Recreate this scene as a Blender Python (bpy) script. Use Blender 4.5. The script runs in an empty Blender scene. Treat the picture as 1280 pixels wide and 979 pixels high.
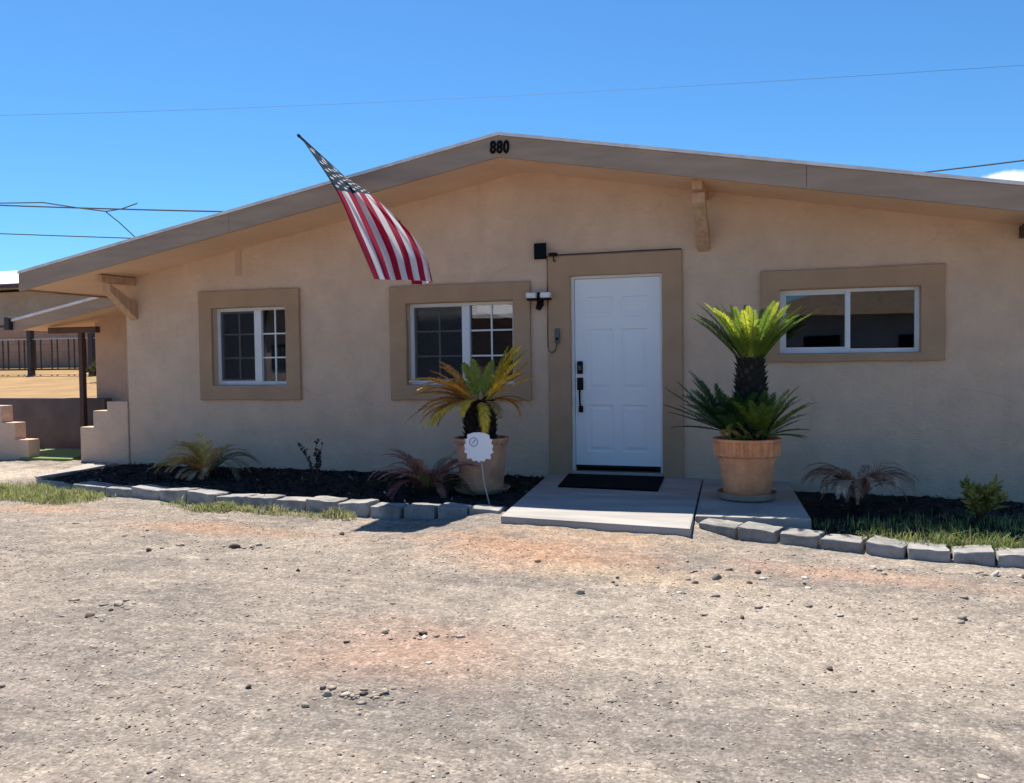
import bpy, bmesh, math, random
import numpy as np
from mathutils import Vector, Matrix, noise as mn
from math import radians, sin, cos, pi

random.seed(7)
rng = np.random.default_rng(11)
scene = bpy.context.scene
col = scene.collection

# ------------------------------------------------------------------ materials
def new_mat(name):
    m = bpy.data.materials.new(name); m.use_nodes = True
    nt = m.node_tree; b = nt.nodes['Principled BSDF']
    return m, nt, b

def N(nt, typ, **kw):
    n = nt.nodes.new(typ)
    for k, v in kw.items():
        if k in n.inputs: n.inputs[k].default_value = v
        else: setattr(n, k, v)
    return n

def ramp(nt, src, pts):
    r = nt.nodes.new('ShaderNodeValToRGB')
    el = r.color_ramp.elements
    while len(el) < len(pts): el.new(0.5)
    for e, (p, c) in zip(el, pts):
        e.position = p; e.color = (*c, 1) if len(c) == 3 else c
    nt.links.new(src, r.inputs[0]); return r

def coords(nt, scale=(1, 1, 1), obj=False):
    if obj:
        g = nt.nodes.new('ShaderNodeTexCoord'); out = g.outputs['Object']
    else:
        g = nt.nodes.new('ShaderNodeNewGeometry'); out = g.outputs['Position']
    mp = nt.nodes.new('ShaderNodeMapping'); mp.inputs['Scale'].default_value = scale
    nt.links.new(out, mp.inputs['Vector']); return mp.outputs[0]

def noisef(nt, vec, scale, detail=4, rough=0.55, dist=0.0):
    n = N(nt, 'ShaderNodeTexNoise'); n.inputs['Scale'].default_value = scale
    n.inputs['Detail'].default_value = detail; n.inputs['Roughness'].default_value = rough
    n.inputs['Distortion'].default_value = dist
    nt.links.new(vec, n.inputs['Vector']); return n.outputs['Fac']

def mixc(nt, fac, a, b, mode='MIX'):
    m = nt.nodes.new('ShaderNodeMix'); m.data_type = 'RGBA'; m.blend_type = mode
    if isinstance(fac, (int, float)): m.inputs[0].default_value = fac
    else: nt.links.new(fac, m.inputs[0])
    for i, v in ((6, a), (7, b)):
        if isinstance(v, tuple): m.inputs[i].default_value = (*v, 1) if len(v) == 3 else v
        else: nt.links.new(v, m.inputs[i])
    return m.outputs[2]

def math_(nt, op, a, b=None, clamp=False):
    m = nt.nodes.new('ShaderNodeMath'); m.operation = op; m.use_clamp = clamp
    for i, v in ((0, a), (1, b)):
        if v is None: continue
        if isinstance(v, (int, float)): m.inputs[i].default_value = v
        else: nt.links.new(v, m.inputs[i])
    return m.outputs[0]

def bump(nt, b, h, strength=0.3, dist=0.01):
    bp = nt.nodes.new('ShaderNodeBump')
    bp.inputs['Strength'].default_value = strength; bp.inputs['Distance'].default_value = dist
    nt.links.new(h, bp.inputs['Height']); nt.links.new(bp.outputs[0], b.inputs['Normal']); return bp

def simple(name, c, c2=None, scale=3.0, rough=0.7, bs=None, bstr=0.2, bdist=0.004, metal=0.0, spec=0.5, obj=False, stretch=(1, 1, 1), lo=.35, hi=.65):
    m, nt, b = new_mat(name)
    b.inputs['Roughness'].default_value = rough; b.inputs['Metallic'].default_value = metal
    b.inputs['Specular IOR Level'].default_value = spec
    v = coords(nt, stretch, obj)
    if c2 is None: c2 = tuple(x * 0.82 for x in c)
    r = ramp(nt, noisef(nt, v, scale, 6, 0.6), [(lo, c2), (hi, c)])
    nt.links.new(r.outputs[0], b.inputs['Base Color'])
    if bs: bump(nt, b, noisef(nt, v, bs, 5, 0.6), bstr, bdist)
    return m

def attr_mat(name, rough=0.6, transl=0.0, spec=0.3, attr='Col', jitter=0.15, jscale=30):
    m, nt, b = new_mat(name)
    a = nt.nodes.new('ShaderNodeAttribute'); a.attribute_name = attr
    v = coords(nt)
    r = ramp(nt, noisef(nt, v, jscale, 3), [(.3, (1 - jitter,) * 3), (.7, (1 + jitter,) * 3)])
    c = mixc(nt, 1.0, a.outputs['Color'], r.outputs[0], 'MULTIPLY')
    nt.links.new(c, b.inputs['Base Color'])
    b.inputs['Roughness'].default_value = rough; b.inputs['Specular IOR Level'].default_value = spec
    if transl:
        t = nt.nodes.new('ShaderNodeBsdfTranslucent'); nt.links.new(c, t.inputs['Color'])
        mx = nt.nodes.new('ShaderNodeMixShader'); mx.inputs[0].default_value = transl
        nt.links.new(b.outputs[0], mx.inputs[1]); nt.links.new(t.outputs[0], mx.inputs[2])
        nt.links.new(mx.outputs[0], nt.nodes['Material Output'].inputs[0])
    return m

def stucco(name, c, c2, c3):
    m, nt, b = new_mat(name)
    v = coords(nt)
    big = noisef(nt, v, 0.55, 5, 0.55, 0.6); mid = noisef(nt, v, 3.2, 6, 0.65)
    r = ramp(nt, big, [(.32, c2), (.62, c)])
    r2 = ramp(nt, mid, [(.30, (.88, .88, .87)), (.68, (1.05, 1.04, 1.03))])
    cc = mixc(nt, 1.0, r.outputs[0], r2.outputs[0], 'MULTIPLY')
    # dusty splash stain and scuffs, of irregular outline
    sp = ramp(nt, noisef(nt, v, 2.3, 8, 0.7, 0.4), [(.63, (0, 0, 0)), (.74, (.55, .55, .55))])
    cc = mixc(nt, sp.outputs[0], cc, c3)
    vs = coords(nt, (5.5, 5.5, .55))
    st = ramp(nt, noisef(nt, vs, 1.0, 6, .7), [(.57, (0, 0, 0)), (.75, (.30, .30, .30))])
    cc = mixc(nt, st.outputs[0], cc, c3)
    wv = nt.nodes.new('ShaderNodeTexNoise'); wv.inputs['Scale'].default_value = 2.2; wv.inputs['Detail'].default_value = 6; nt.links.new(v, wv.inputs['Vector'])
    av = nt.nodes.new('ShaderNodeVectorMath'); av.operation = 'MULTIPLY_ADD'; nt.links.new(wv.outputs['Color'], av.inputs[0]); av.inputs[1].default_value = (.55, .55, .55); nt.links.new(v, av.inputs[2])
    vo = nt.nodes.new('ShaderNodeTexVoronoi'); vo.feature = 'DISTANCE_TO_EDGE'; vo.inputs['Scale'].default_value = .62; nt.links.new(av.outputs[0], vo.inputs['Vector'])
    ck = ramp(nt, vo.outputs['Distance'], [(.0, (.24,) * 3), (.0045, (0, 0, 0))])
    ckm = math_(nt, 'MULTIPLY', ck.outputs[0], ramp(nt, noisef(nt, v, .8, 3), [(.50, (0,) * 3), (.60, (1,) * 3)]).outputs[0])
    cc = mixc(nt, ckm, cc, tuple(x * .55 for x in c3))
    nt.links.new(cc, b.inputs['Base Color'])
    b.inputs['Roughness'].default_value = 0.92; b.inputs['Specular IOR Level'].default_value = 0.2
    h = math_(nt, 'ADD', noisef(nt, v, 60, 6, 0.7), math_(nt, 'ADD', math_(nt, 'MULTIPLY', noisef(nt, v, 7, 3, .5), 1.5), math_(nt, 'MULTIPLY', noisef(nt, coords(nt, (1, 1, 1.8)), 16, 3, .6, .8), .9)))
    bump(nt, b, h, 0.7, 0.018)
    return m

M = {}
M['wall'] = stucco('wall_stucco', (.77, .56, .405), (.70, .50, .355), (.53, .375, .265))
M['wing'] = stucco('wing_stucco', (.68, .48, .35), (.61, .425, .305), (.47, .33, .235))
M['steps'] = stucco('step_stucco', (.76, .545, .40), (.69, .485, .35), (.53, .37, .27))
M['trim'] = simple('brown_trim', (.47, .30, .178), (.405, .255, .15), 2.5, .85, 70, .35, .006)
M['fascia'] = simple('fascia_paint', (.42, .295, .205), (.33, .23, .16), 2.2, .75, 25, .25, .004, stretch=(.6, 1, 4))
M['soffit'] = simple('soffit_paint', (.80, .56, .39), (.72, .49, .335), 1.6, .85, 18, .2, .004)
M['roofwhite'] = simple('roof_coating', (.86, .83, .80), (.66, .62, .59), 6, .8, 30, .3, .006)
M['bracket'] = simple('bracket_wood', (.60, .39, .24), (.44, .28, .17), 5, .8, 40, .4, .004, stretch=(4, 4, 1))
M['darkwood'] = simple('dark_brown_paint', (.11, .055, .04), (.075, .04, .03), 5, .7, 30, .25, .004)
M['vinyl'] = simple('white_vinyl', (.78, .78, .78), (.70, .70, .70), 4, .4)
M['door'] = simple('door_paint', (.88, .88, .88), (.84, .84, .84), 1.7, .42, 45, .05, .002)
M['black'] = simple('black_hardware', (.006, .006, .007), None, 20, .45, spec=.15)
M['panelblack'] = simple('solar_glass', (.004, .005, .009), None, 40, .3, spec=.08)
M['grey_plastic'] = simple('grey_plastic', (.10, .105, .11), None, 20, .5)
M['lampwhite'] = simple('lamp_lens', (.82, .82, .78), None, 30, .3)
M['alu'] = simple('aluminium', (.45, .45, .46), None, 10, .4, metal=.8)
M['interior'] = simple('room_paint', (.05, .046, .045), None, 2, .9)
M['reflection_panel'] = simple('reflection_white', (.85, .85, .83), (.8, .8, .78), 3, .8)
M['curtain'] = simple('curtain_cloth', (.22, .23, .21), (.12, .13, .12), 3, .95, stretch=(9, 1, .6))
M['screen'] = simple('insect_screen', (.03, .035, .045), None, 200, .8)
M['slab'] = simple('slab_concrete', (.40, .385, .36), (.27, .26, .245), 1.8, .9, 60, .35, .004, stretch=(.7, 2.6, 1))
M['slabold'] = simple('old_concrete', (.40, .375, .335), (.28, .26, .235), 2.4, .92, 45, .5, .006)
M['kerb'] = simple('kerb_block_concrete', (.36, .35, .33), (.17, .165, .155), 5, .95, 38, .8, .008)
M['terracotta'] = simple('terracotta', (.86, .40, .20), (.62, .255, .125), 7, .85, 22, .6, .012)
M['saucer'] = simple('dusty_saucer', (.42, .32, .24), (.29, .22, .165), 6, .9, 30, .4, .005)
M['oldpot'] = simple('old_terracotta', (.66, .35, .215), (.40, .215, .14), 6, .88, 24, .5, .01)
M['soil'] = simple('soil', (.025, .018, .013), (.012, .009, .007), 20, 1, 60, .8, .01)
M['mat'] = simple('door_mat', (.006, .006, .008), (.003, .003, .005), 60, .95, 220, .8, .006, spec=.1)
M['trunk'] = attr_mat('palm_trunk', .9, 0, .2)
M['frond'] = attr_mat('palm_frond', .42, .45, .4, jscale=14)
M['dryfrond'] = attr_mat('dry_frond', .75, .35, .2, jscale=14)
M['grass'] = attr_mat('grass_blades', .55, .35, .3, jscale=5)
M['stone'] = attr_mat('gravel_stone', .95, 0, .15, jscale=90)
M['signwhite'] = simple('sign_board', (.80, .82, .86), (.74, .76, .80), 3, .45)
M['signblue'] = simple('sign_print', (.36, .40, .58), None, 20, .5)
M['wood_stake'] = simple('sign_stake', (.42, .38, .33), None, 8, .6)
M['wire'] = simple('cable_black', (.05, .05, .055), None, 10, .6)
M['brownwire'] = simple('cable_brown', (.06, .04, .03), None, 10, .6)
M['turf'] = attr_mat('turf', .7, .2, .2)
M['nwall'] = stucco('neighbour_stucco', (.46, .38, .29), (.40, .33, .25), (.33, .27, .2))
M['greywall'] = stucco('grey_stucco', (.27, .28, .30), (.23, .24, .26), (.17, .175, .19))
M['retain'] = simple('darkened_wall', (.17, .13, .115), (.12, .092, .082), 3, .9, 40, .4, .006)  # retaining wall's shade put into its colour; reused on the dark street house
M['iron'] = simple('iron_paint', (.035, .025, .022), None, 10, .5)
M['numerals'] = simple('house_numeral_black', (.006, .005, .005), None, 10, .6, spec=.1)

def brick_mat(name, c1, c2, mortar, sc=1.0):
    m, nt, b = new_mat(name)
    g = nt.nodes.new('ShaderNodeTexCoord'); mp = nt.nodes.new('ShaderNodeMapping')
    mp.inputs['Rotation'].default_value = (radians(90), 0, 0)
    nt.links.new(g.outputs['Object'], mp.inputs['Vector'])
    br = nt.nodes.new('ShaderNodeTexBrick')
    br.inputs['Color1'].default_value = (*c1, 1); br.inputs['Color2'].default_value = (*c2, 1); br.inputs['Mortar'].default_value = (*mortar, 1)
    br.inputs['Scale'].default_value = sc; br.inputs['Brick Width'].default_value = .4; br.inputs['Row Height'].default_value = .2; br.inputs['Mortar Size'].default_value = .012
    nt.links.new(mp.outputs[0], br.inputs['Vector']); nt.links.new(br.outputs[0], b.inputs['Base Color'])
    b.inputs['Roughness'].default_value = .9
    return m
M['brick'] = brick_mat('brown_block', (.44, .28, .19), (.36, .22, .15), (.30, .22, .17))
M['redbrick'] = brick_mat('red_brick', (.20, .13, .115), (.16, .105, .095), (.2, .18, .17))

def glass_mat():
    m, nt, b = new_mat('window_glass')
    nt.nodes.remove(b)
    tr = nt.nodes.new('ShaderNodeBsdfTransparent'); tr.inputs['Color'].default_value = (.88, .90, .92, 1)
    gl = nt.nodes.new('ShaderNodeBsdfGlossy'); gl.inputs['Roughness'].default_value = .004
    fr = nt.nodes.new('ShaderNodeFresnel'); fr.inputs['IOR'].default_value = 1.8
    mx = nt.nodes.new('ShaderNodeMixShader')
    v = coords(nt); bp = nt.nodes.new('ShaderNodeBump'); bp.inputs['Strength'].default_value = .02; bp.inputs['Distance'].default_value = .02
    nt.links.new(noisef(nt, v, 2.2, 1), bp.inputs['Height']); nt.links.new(bp.outputs[0], gl.inputs['Normal'])
    nt.links.new(fr.outputs[0], mx.inputs[0]); nt.links.new(tr.outputs[0], mx.inputs[1]); nt.links.new(gl.outputs[0], mx.inputs[2])
    nt.links.new(mx.outputs[0], nt.nodes['Material Output'].inputs[0])
    return m
M['glass'] = glass_mat()
def screen_mat():
    m, nt, b = new_mat('insect_screen_mesh')
    b.inputs['Base Color'].default_value = (.035, .036, .04, 1); b.inputs['Roughness'].default_value = .8
    tr = nt.nodes.new('ShaderNodeBsdfTransparent'); mx = nt.nodes.new('ShaderNodeMixShader'); mx.inputs[0].default_value = .45
    nt.links.new(tr.outputs[0], mx.inputs[1]); nt.links.new(b.outputs[0], mx.inputs[2]); nt.links.new(mx.outputs[0], nt.nodes['Material Output'].inputs[0])
    return m
M['mesh'] = screen_mat()

def ellipse(nt, vec, cx, cy, rx, ry, nz, rot=0.0):
    # soft irregular patch of differently coloured earth on the ground
    mp = nt.nodes.new('ShaderNodeMapping'); mp.vector_type = 'TEXTURE'
    mp.inputs['Location'].default_value = (cx, cy, 0); mp.inputs['Rotation'].default_value = (0, 0, rot); mp.inputs['Scale'].default_value = (rx, ry, 1000)
    nt.links.new(vec, mp.inputs['Vector'])
    ln = nt.nodes.new('ShaderNodeVectorMath'); ln.operation = 'LENGTH'; nt.links.new(mp.outputs[0], ln.inputs[0])
    d = math_(nt, 'ADD', ln.outputs['Value'], math_(nt, 'MULTIPLY', math_(nt, 'SUBTRACT', nz, .5), 2.4))
    return math_(nt, 'SUBTRACT', 1.25, d, True)

def ground_mat():
    m, nt, b = new_mat('dirt_lot')
    v = coords(nt)
    n1 = noisef(nt, v, .9, 8, .62, .5); n2 = noisef(nt, v, 2.6, 8, .68, .3); n3 = noisef(nt, v, 11, 6, .7); n4 = noisef(nt, coords(nt, (.8, 1.3, 1)), 42, 5, .8)
    vst = coords(nt, (.8, 2.2, 1)); n5 = noisef(nt, vst, 1.7, 7, .65, .8)
    grey = (.192, .172, .152); tan = (.262, .227, .192); pale = (.355, .31, .255); orange = (.40, .235, .145); pink = (.37, .24, .175)
    c = ramp(nt, n1, [(.38, grey), (.58, tan)]).outputs[0]
    c = mixc(nt, ramp(nt, n5, [(.52, (0,) * 3), (.68, (.75,) * 3)]).outputs[0], c, pale)
    vs2 = coords(nt, (.55, 5.0, 1)); n6 = noisef(nt, vs2, 2.6, 8, .72, .5)
    c = mixc(nt, ramp(nt, n6, [(.50, (0,) * 3), (.70, (.55,) * 3)]).outputs[0], c, (.42, .365, .295))
    c = mixc(nt, ramp(nt, n2, [(.55, (0,) * 3), (.72, (.6,) * 3)]).outputs[0], c, (.185, .165, .142))
    for (cx, cy, rx, ry, cc, a, rot) in (
        (.55, -3.25, 1.25, .42, orange, .75, -.1), (.45, -5.15, .75, .55, pink, .65, .1), (-2.3, -3.0, 1.0, .22, orange, .55, -.05),
        (2.6, -3.2, .9, .22, pink, .6, -.1), (.9, -2.75, 1.0, .22, (.38, .27, .175), .55, -.08), (1.9, -4.0, 1.3, .4, pale, .7, .1), (-4.6, -2.6, .8, .2, orange, .5, .1),
        (2.5, -4.7, 1.5, .65, pale, .8, .15), (-.8, -3.4, 1.1, .35, pale, .5, 0), (.9, -4.4, 1.2, .35, pale, .5, .1), (1.3, -3.6, .8, .22, (.42, .345, .245), .5, 0), (-7.0, -1.3, 2.0, .8, (.46, .40, .32), .9, 0), (1.0, -5.7, 1.1, .35, (.185, .168, .152), .6, 0), (-1.5, -6.0, 1.3, .6, (.21, .185, .165), .5, .3)):
        e = ellipse(nt, v, cx, cy, rx, ry, n2, rot)
        c = mixc(nt, math_(nt, 'MULTIPLY', e, a), c, cc)
    c = mixc(nt, 1.0, c, ramp(nt, n3, [(.28, (.68,) * 3), (.7, (1.25,) * 3)]).outputs[0], 'MULTIPLY')
    c = mixc(nt, 1.0, c, ramp(nt, n4, [(.3, (.62,) * 3), (.7, (1.32,) * 3)]).outputs[0], 'MULTIPLY')
    vo = nt.nodes.new('ShaderNodeTexVoronoi'); vo.inputs['Scale'].default_value = 75; nt.links.new(v, vo.inputs['Vector'])
    sep = nt.nodes.new('ShaderNodeSeparateColor'); nt.links.new(vo.outputs['Color'], sep.inputs[0])
    c = mixc(nt, .55, c, mixc(nt, 1.0, c, ramp(nt, sep.outputs[0], [(0, (.6,) * 3), (.85, (1.2,) * 3), (1, (1.8,) * 3)]).outputs[0], 'MULTIPLY'))
    # beyond the lot: dry golden ground
    nt.links.new(c, b.inputs['Base Color'])
    b.inputs['Roughness'].default_value = 1; b.inputs['Specular IOR Level'].default_value = .1
    h = math_(nt, 'ADD', math_(nt, 'MULTIPLY', n4, .8), math_(nt, 'SUBTRACT', n3, math_(nt, 'MULTIPLY', vo.outputs['Distance'], .5)))
    bump(nt, b, h, .6, .012)
    return m
M['ground'] = ground_mat()
M['terrace'] = simple('dry_golden_grass', (.36, .225, .095), (.26, .165, .07), 1.5, 1, 30, .8, .02)
M['mulch'] = simple('black_mulch', (.012, .010, .010), (.004, .003, .004), 35, .95, 80, 1, .03)

def flag_mat():
    m, nt, b = new_mat('flag_cloth')
    a = nt.nodes.new('ShaderNodeAttribute'); a.attribute_name = 'Col'
    nt.links.new(a.outputs['Color'], b.inputs['Base Color']); b.inputs['Roughness'].default_value = .8; b.inputs['Specular IOR Level'].default_value = .2
    t = nt.nodes.new('ShaderNodeBsdfTranslucent'); nt.links.new(a.outputs['Color'], t.inputs['Color'])
    mx = nt.nodes.new('ShaderNodeMixShader'); mx.inputs[0].default_value = .5
    nt.links.new(b.outputs[0], mx.inputs[1]); nt.links.new(t.outputs[0], mx.inputs[2])
    nt.links.new(mx.outputs[0], nt.nodes['Material Output'].inputs[0])
    return m
M['flag'] = flag_mat()

# ------------------------------------------------------------------ object helpers
def tag(o, label=None, cat=None, group=None, kind=None):
    if label: o['label'] = label
    if cat: o['category'] = cat
    if group: o['group'] = group
    if kind: o['kind'] = kind
    return o

def empty(name, loc, label, cat, group=None, kind=None):
    o = bpy.data.objects.new(name, None); col.objects.link(o); o.location = loc
    o.empty_display_size = .1
    return tag(o, label, cat, group, kind)

def link(name, me, mat, parent=None, smooth=False):
    if smooth:
        for p in me.polygons: p.use_smooth = True
    o = bpy.data.objects.new(name, me); col.objects.link(o)
    mats = mat if isinstance(mat, (list, tuple)) else [mat]
    for mm in mats: me.materials.append(mm)
    if parent is not None:
        o.parent = parent
        # world-space meshes: cancel the chain of (translation-only) parents
        off = Vector((0, 0, 0)); p = parent
        while p is not None: off += Vector(p.location); p = p.parent
        o.location = -off
    return o

class MB:
    """collects boxes, bars and tubes given in world space; build() makes ONE mesh object"""
    def __init__(self): self.bm = bmesh.new()
    def box(self, x0, x1, y0, y1, z0, z1, bev=0.0):
        vs = [self.bm.verts.new((x, y, z)) for x in (x0, x1) for y in (y0, y1) for z in (z0, z1)]
        f = [(0, 1, 3, 2), (4, 6, 7, 5), (0, 4, 5, 1), (2, 3, 7, 6), (0, 2, 6, 4), (1, 5, 7, 3)]
        fs = [self.bm.faces.new([vs[i] for i in q]) for q in f]
        if bev:
            es = list({e for q in fs for e in q.edges})
            bmesh.ops.bevel(self.bm, geom=es, offset=bev, segments=2, profile=.5, affect='EDGES')
        return self
    def prism(self, poly, axis, a0, a1):
        # poly: 2-D outline; axis 'y': (x,z); 'x': (y,z); 'z': (x,y)
        def P(p, a):
            return {'y': (p[0], a, p[1]), 'x': (a, p[0], p[1]), 'z': (p[0], p[1], a)}[axis]
        A = [self.bm.verts.new(P(p, a0)) for p in poly]; B = [self.bm.verts.new(P(p, a1)) for p in poly]
        self.bm.faces.new(A); self.bm.faces.new(B[::-1])
        for i in range(len(poly)):
            j = (i + 1) % len(poly); self.bm.faces.new((A[i], B[i], B[j], A[j]))
        return self
    def bar(self, p, q, w, h, up=(0, 0, 1)):
        p, q = Vector(p), Vector(q); d = (q - p).normalized(); s = d.cross(Vector(up))
        if s.length < 1e-4: s = d.cross(Vector((1, 0, 0)))
        s.normalize(); u = s.cross(d)
        A = [self.bm.verts.new(e + s * a * w / 2 + u * b * h / 2) for e in (p, q) for a, b in ((-1, -1), (1, -1), (1, 1), (-1, 1))]
        for f in ((3, 2, 1, 0), (4, 5, 6, 7), (0, 1, 5, 4), (1, 2, 6, 5), (2, 3, 7, 6), (3, 0, 4, 7)): self.bm.faces.new([A[i] for i in f])
        return self
    def tube(self, pts, r, n=8, caps=True):
        pts = [Vector(p) for p in pts]; rings = []
        rr = r if isinstance(r, (list, tuple)) else [r] * len(pts)
        for i, p in enumerate(pts):
            d = (pts[min(i + 1, len(pts) - 1)] - pts[max(i - 1, 0)]).normalized()
            s = d.cross(Vector((0, 0, 1)))
            if s.length < 1e-3: s = d.cross(Vector((1, 0, 0)))
            s.normalize(); u = s.cross(d)
            rings.append([self.bm.verts.new(p + (s * cos(2 * pi * k / n) + u * sin(2 * pi * k / n)) * rr[i]) for k in range(n)])
        for a, b in zip(rings, rings[1:]):
            for k in range(n): self.bm.faces.new((a[k], a[(k + 1) % n], b[(k + 1) % n], b[k]))
        if caps: self.bm.faces.new(rings[0][::-1]); self.bm.faces.new(rings[-1])
        return self
    def lathe(self, prof, c, n=48, mod=None):
        rings = []
        for i, (r, z) in enumerate(prof):
            ring = []
            for k in range(n):
                rr = r if mod is None else mod(i, k, r)
                ring.append(self.bm.verts.new((c[0] + rr * cos(2 * pi * k / n), c[1] + rr * sin(2 * pi * k / n), c[2] + z)))
            rings.append(ring)
        for a, b in zip(rings, rings[1:]):
            for k in range(n): self.bm.faces.new((a[k], a[(k + 1) % n], b[(k + 1) % n], b[k]))
        self.bm.faces.new(rings[0][::-1]); self.bm.faces.new(rings[-1])
        return self
    def build(self, name, mat, parent=None, smooth=False, bevel=0.0, angle=None):
        bmesh.ops.recalc_face_normals(self.bm, faces=self.bm.faces)
        if bevel: bmesh.ops.bevel(self.bm, geom=list(self.bm.edges), offset=bevel, segments=2, profile=.6, affect='EDGES')
        me = bpy.data.meshes.new(name); self.bm.to_mesh(me); self.bm.free()
        o = link(name, me, mat, parent, smooth)
        if smooth and angle:
            for e in me.edges: pass
            me.set_sharp_from_angle(angle=radians(angle))
        return o

def np_mesh(name, V, F, mat, parent=None, C=None, smooth=False):
    """V (n,3), F list of index tuples or array; C per-face colour (m,3)"""
    me = bpy.data.meshes.new(name)
    V = np.asarray(V, dtype=np.float32)
    if isinstance(F, np.ndarray):
        k = F.shape[1]; m = len(F)
        me.vertices.add(len(V)); me.vertices.foreach_set('co', V.ravel())
        me.loops.add(m * k); me.loops.foreach_set('vertex_index', F.astype(np.int32).ravel())
        me.polygons.add(m); me.polygons.foreach_set('loop_start', np.arange(0, m * k, k, dtype=np.int32))
        me.update(calc_edges=True); me.validate()
    else:
        me.from_pydata([tuple(v) for v in V.tolist()], [], F)
    if C is not None:
        at = me.attributes.new('Col', 'FLOAT_COLOR', 'FACE')
        C = np.asarray(C, dtype=np.float32); c4 = np.ones((len(C), 4), np.float32); c4[:, :3] = C
        at.data.foreach_set('color', c4.ravel())
    return link(name, me, mat, parent, smooth)

# ------------------------------------------------------------------ terrain
def gz(x, y):
    z = -.105 - .028 * max(0, -y - 2.2)
    z -= .006 * min(max(0, x - .8), 4)
    if y < -9: z = -.105 - .028 * 6.8 - .006 * min(max(0, x - .8), 4)
    sm = lambda t: (lambda q: q * q * (3 - 2 * q))(min(max(t, 0), 1))
    z += .085 * sm((-x - 5.75) / .3) * sm((y + 2.6) / 1.2)            # walkway left of the bed is higher
    z -= .10 * sm((y + 1.9) / .4) * sm((x + 5.9) / .2)                  # under the beds
    z += .062 * sm((x + .7) / .6) * sm((1.9 - x) / .45) * sm((y + 3.7) / .9)   # earth banked against the doorstep
    return z

def fine(x, y):
    p = Vector((x, y, 0))
    return .016 * mn.fractal(p * 1.3, 1.0, 2.0, 5) + .008 * mn.noise(p * 9) + .004 * mn.noise(p * 28)

def build_ground():
    xs = np.concatenate([[-400, -200, -90, -45, -25, -16, -11], np.arange(-9, 6.51, .045), [8, 11, 18, 30, 60, 150, 400]])
    ys = np.concatenate([[-400, -150, -70, -40, -25, -16, -11, -9, -8], np.arange(-7.4, .6, .045), [1.2, 2, 4, 9, 20, 60, 150, 400]])
    V = np.zeros((len(ys), len(xs), 3), np.float32)
    for j, y in enumerate(ys):
        for i, x in enumerate(xs):
            z = gz(x, y)
            if -8.9 < x < 6.5 and -7.3 < y < .6: z += fine(x, y)
            V[j, i] = (x, y, z)
    ny, nx = len(ys), len(xs)
    idx = np.arange(ny * nx).reshape(ny, nx)
    F = np.stack([idx[:-1, :-1], idx[:-1, 1:], idx[1:, 1:], idx[1:, :-1]], -1).reshape(-1, 4)
    o = np_mesh('ground', V.reshape(-1, 3), F, M['ground'], smooth=True)
    tag(o, 'grey and orange dirt and gravel lot in front of the house', 'ground', kind='structure')
build_ground()

# stone mesh templates (deformed icosahedra)
def ico(sub=1):
    bm = bmesh.new(); bmesh.ops.create_icosphere(bm, subdivisions=sub, radius=1)
    V = np.array([v.co for v in bm.verts]); F = np.array([[v.index for v in f.verts] for f in bm.faces]); bm.free(); return V, F
ICO_V, ICO_F = ico(1)

def gravel(n, pts, smin, smax, name, label, pale=.1):
    k = len(ICO_V)
    s = smin + (smax - smin) * rng.random(n) ** 3.0
    D = 1 + .95 * (rng.random((n, k)) - .5)
    V = ICO_V[None] * D[..., None]
    sc = np.stack([s * (.7 + .6 * rng.random(n)), s * (.7 + .6 * rng.random(n)), s * (.25 + .25 * rng.random(n))], -1)
    V = V * sc[:, None, :]
    a = rng.random(n) * 2 * pi; ca, sa = np.cos(a), np.sin(a)
    x = V[..., 0] * ca[:, None] - V[..., 1] * sa[:, None]; y = V[..., 0] * sa[:, None] + V[..., 1] * ca[:, None]
    V = np.stack([x, y, V[..., 2]], -1) + pts[:, None, :]
    V[..., 2] += (sc[:, 2] * .25)[:, None]
    F = (ICO_F[None] + (np.arange(n) * k)[:, None, None]).reshape(-1, 3)
    pal = np.array([(.26, .225, .195), (.31, .26, .21), (.40, .345, .285), (.22, .19, .165), (.33, .23, .165), (.62, .57, .50), (.15, .13, .115)])
    ci = rng.choice(len(pal), n, p=[.30, .30, .22, .03, .06, .08, .01])
    C = np.repeat(pal[ci] * (.8 + .4 * rng.random((n, 1))), len(ICO_F), 0)
    o = np_mesh(name, V.reshape(-1, 3), F, M['stone'], C=C)
    return tag(o, label, 'gravel', kind='stuff')

def in_step(x, y): return -.35 < x < 2.5 and y > -2.75
P = []
while len(P) < 42000:
    y = -2.25 - 5.0 * random.random() ** .9; x = -6.5 + 12.5 * random.random()
    dens = .30 + .9 * max(0, .5 + 1.4 * mn.noise(Vector((x * .8, y * .8, 3.1))))
    if random.random() > dens: continue
    if y > -2.9 + (-.12 * max(0, x - 1.5) * 1.0) and -5 < x and (x < 0 and y > -2.4 or 0 <= x and y > -2.72 - .18 * max(0, x - 1.5) * .6): continue
    P.append((x, y, gz(x, y) + fine(x, y)))
P = np.array(P)
PC = []
for cx, cy, rx, ry, n in ((.46, -5.73, .22, .07, 60), (-1.72, -3.53, .30, .06, 40), (.35, -4.95, .3, .1, 30), (2.2, -3.9, .5, .12, 40), (3.2, -3.0, .6, .10, 60), (1.9, -3.45, .4, .12, 24), (-1.5, -5.0, .25, .12, 16), (2.0, -2.78, .5, .04, 20)):
    for _ in range(n):
        x, y = cx + rx * random.gauss(0, .7), cy + ry * random.gauss(0, .7); PC.append((x, y, gz(x, y) + fine(x, y)))
for _ in range(230):
    y = -2.9 - 4.2 * random.random(); x = -6 + 11 * random.random(); PC.append((x, y, gz(x, y) + fine(x, y)))
PC = np.array(PC); gravel(len(PC), PC, .006, .026, 'pebbles', 'larger broken pebbles strewn in loose clusters on the dirt lot')
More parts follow.
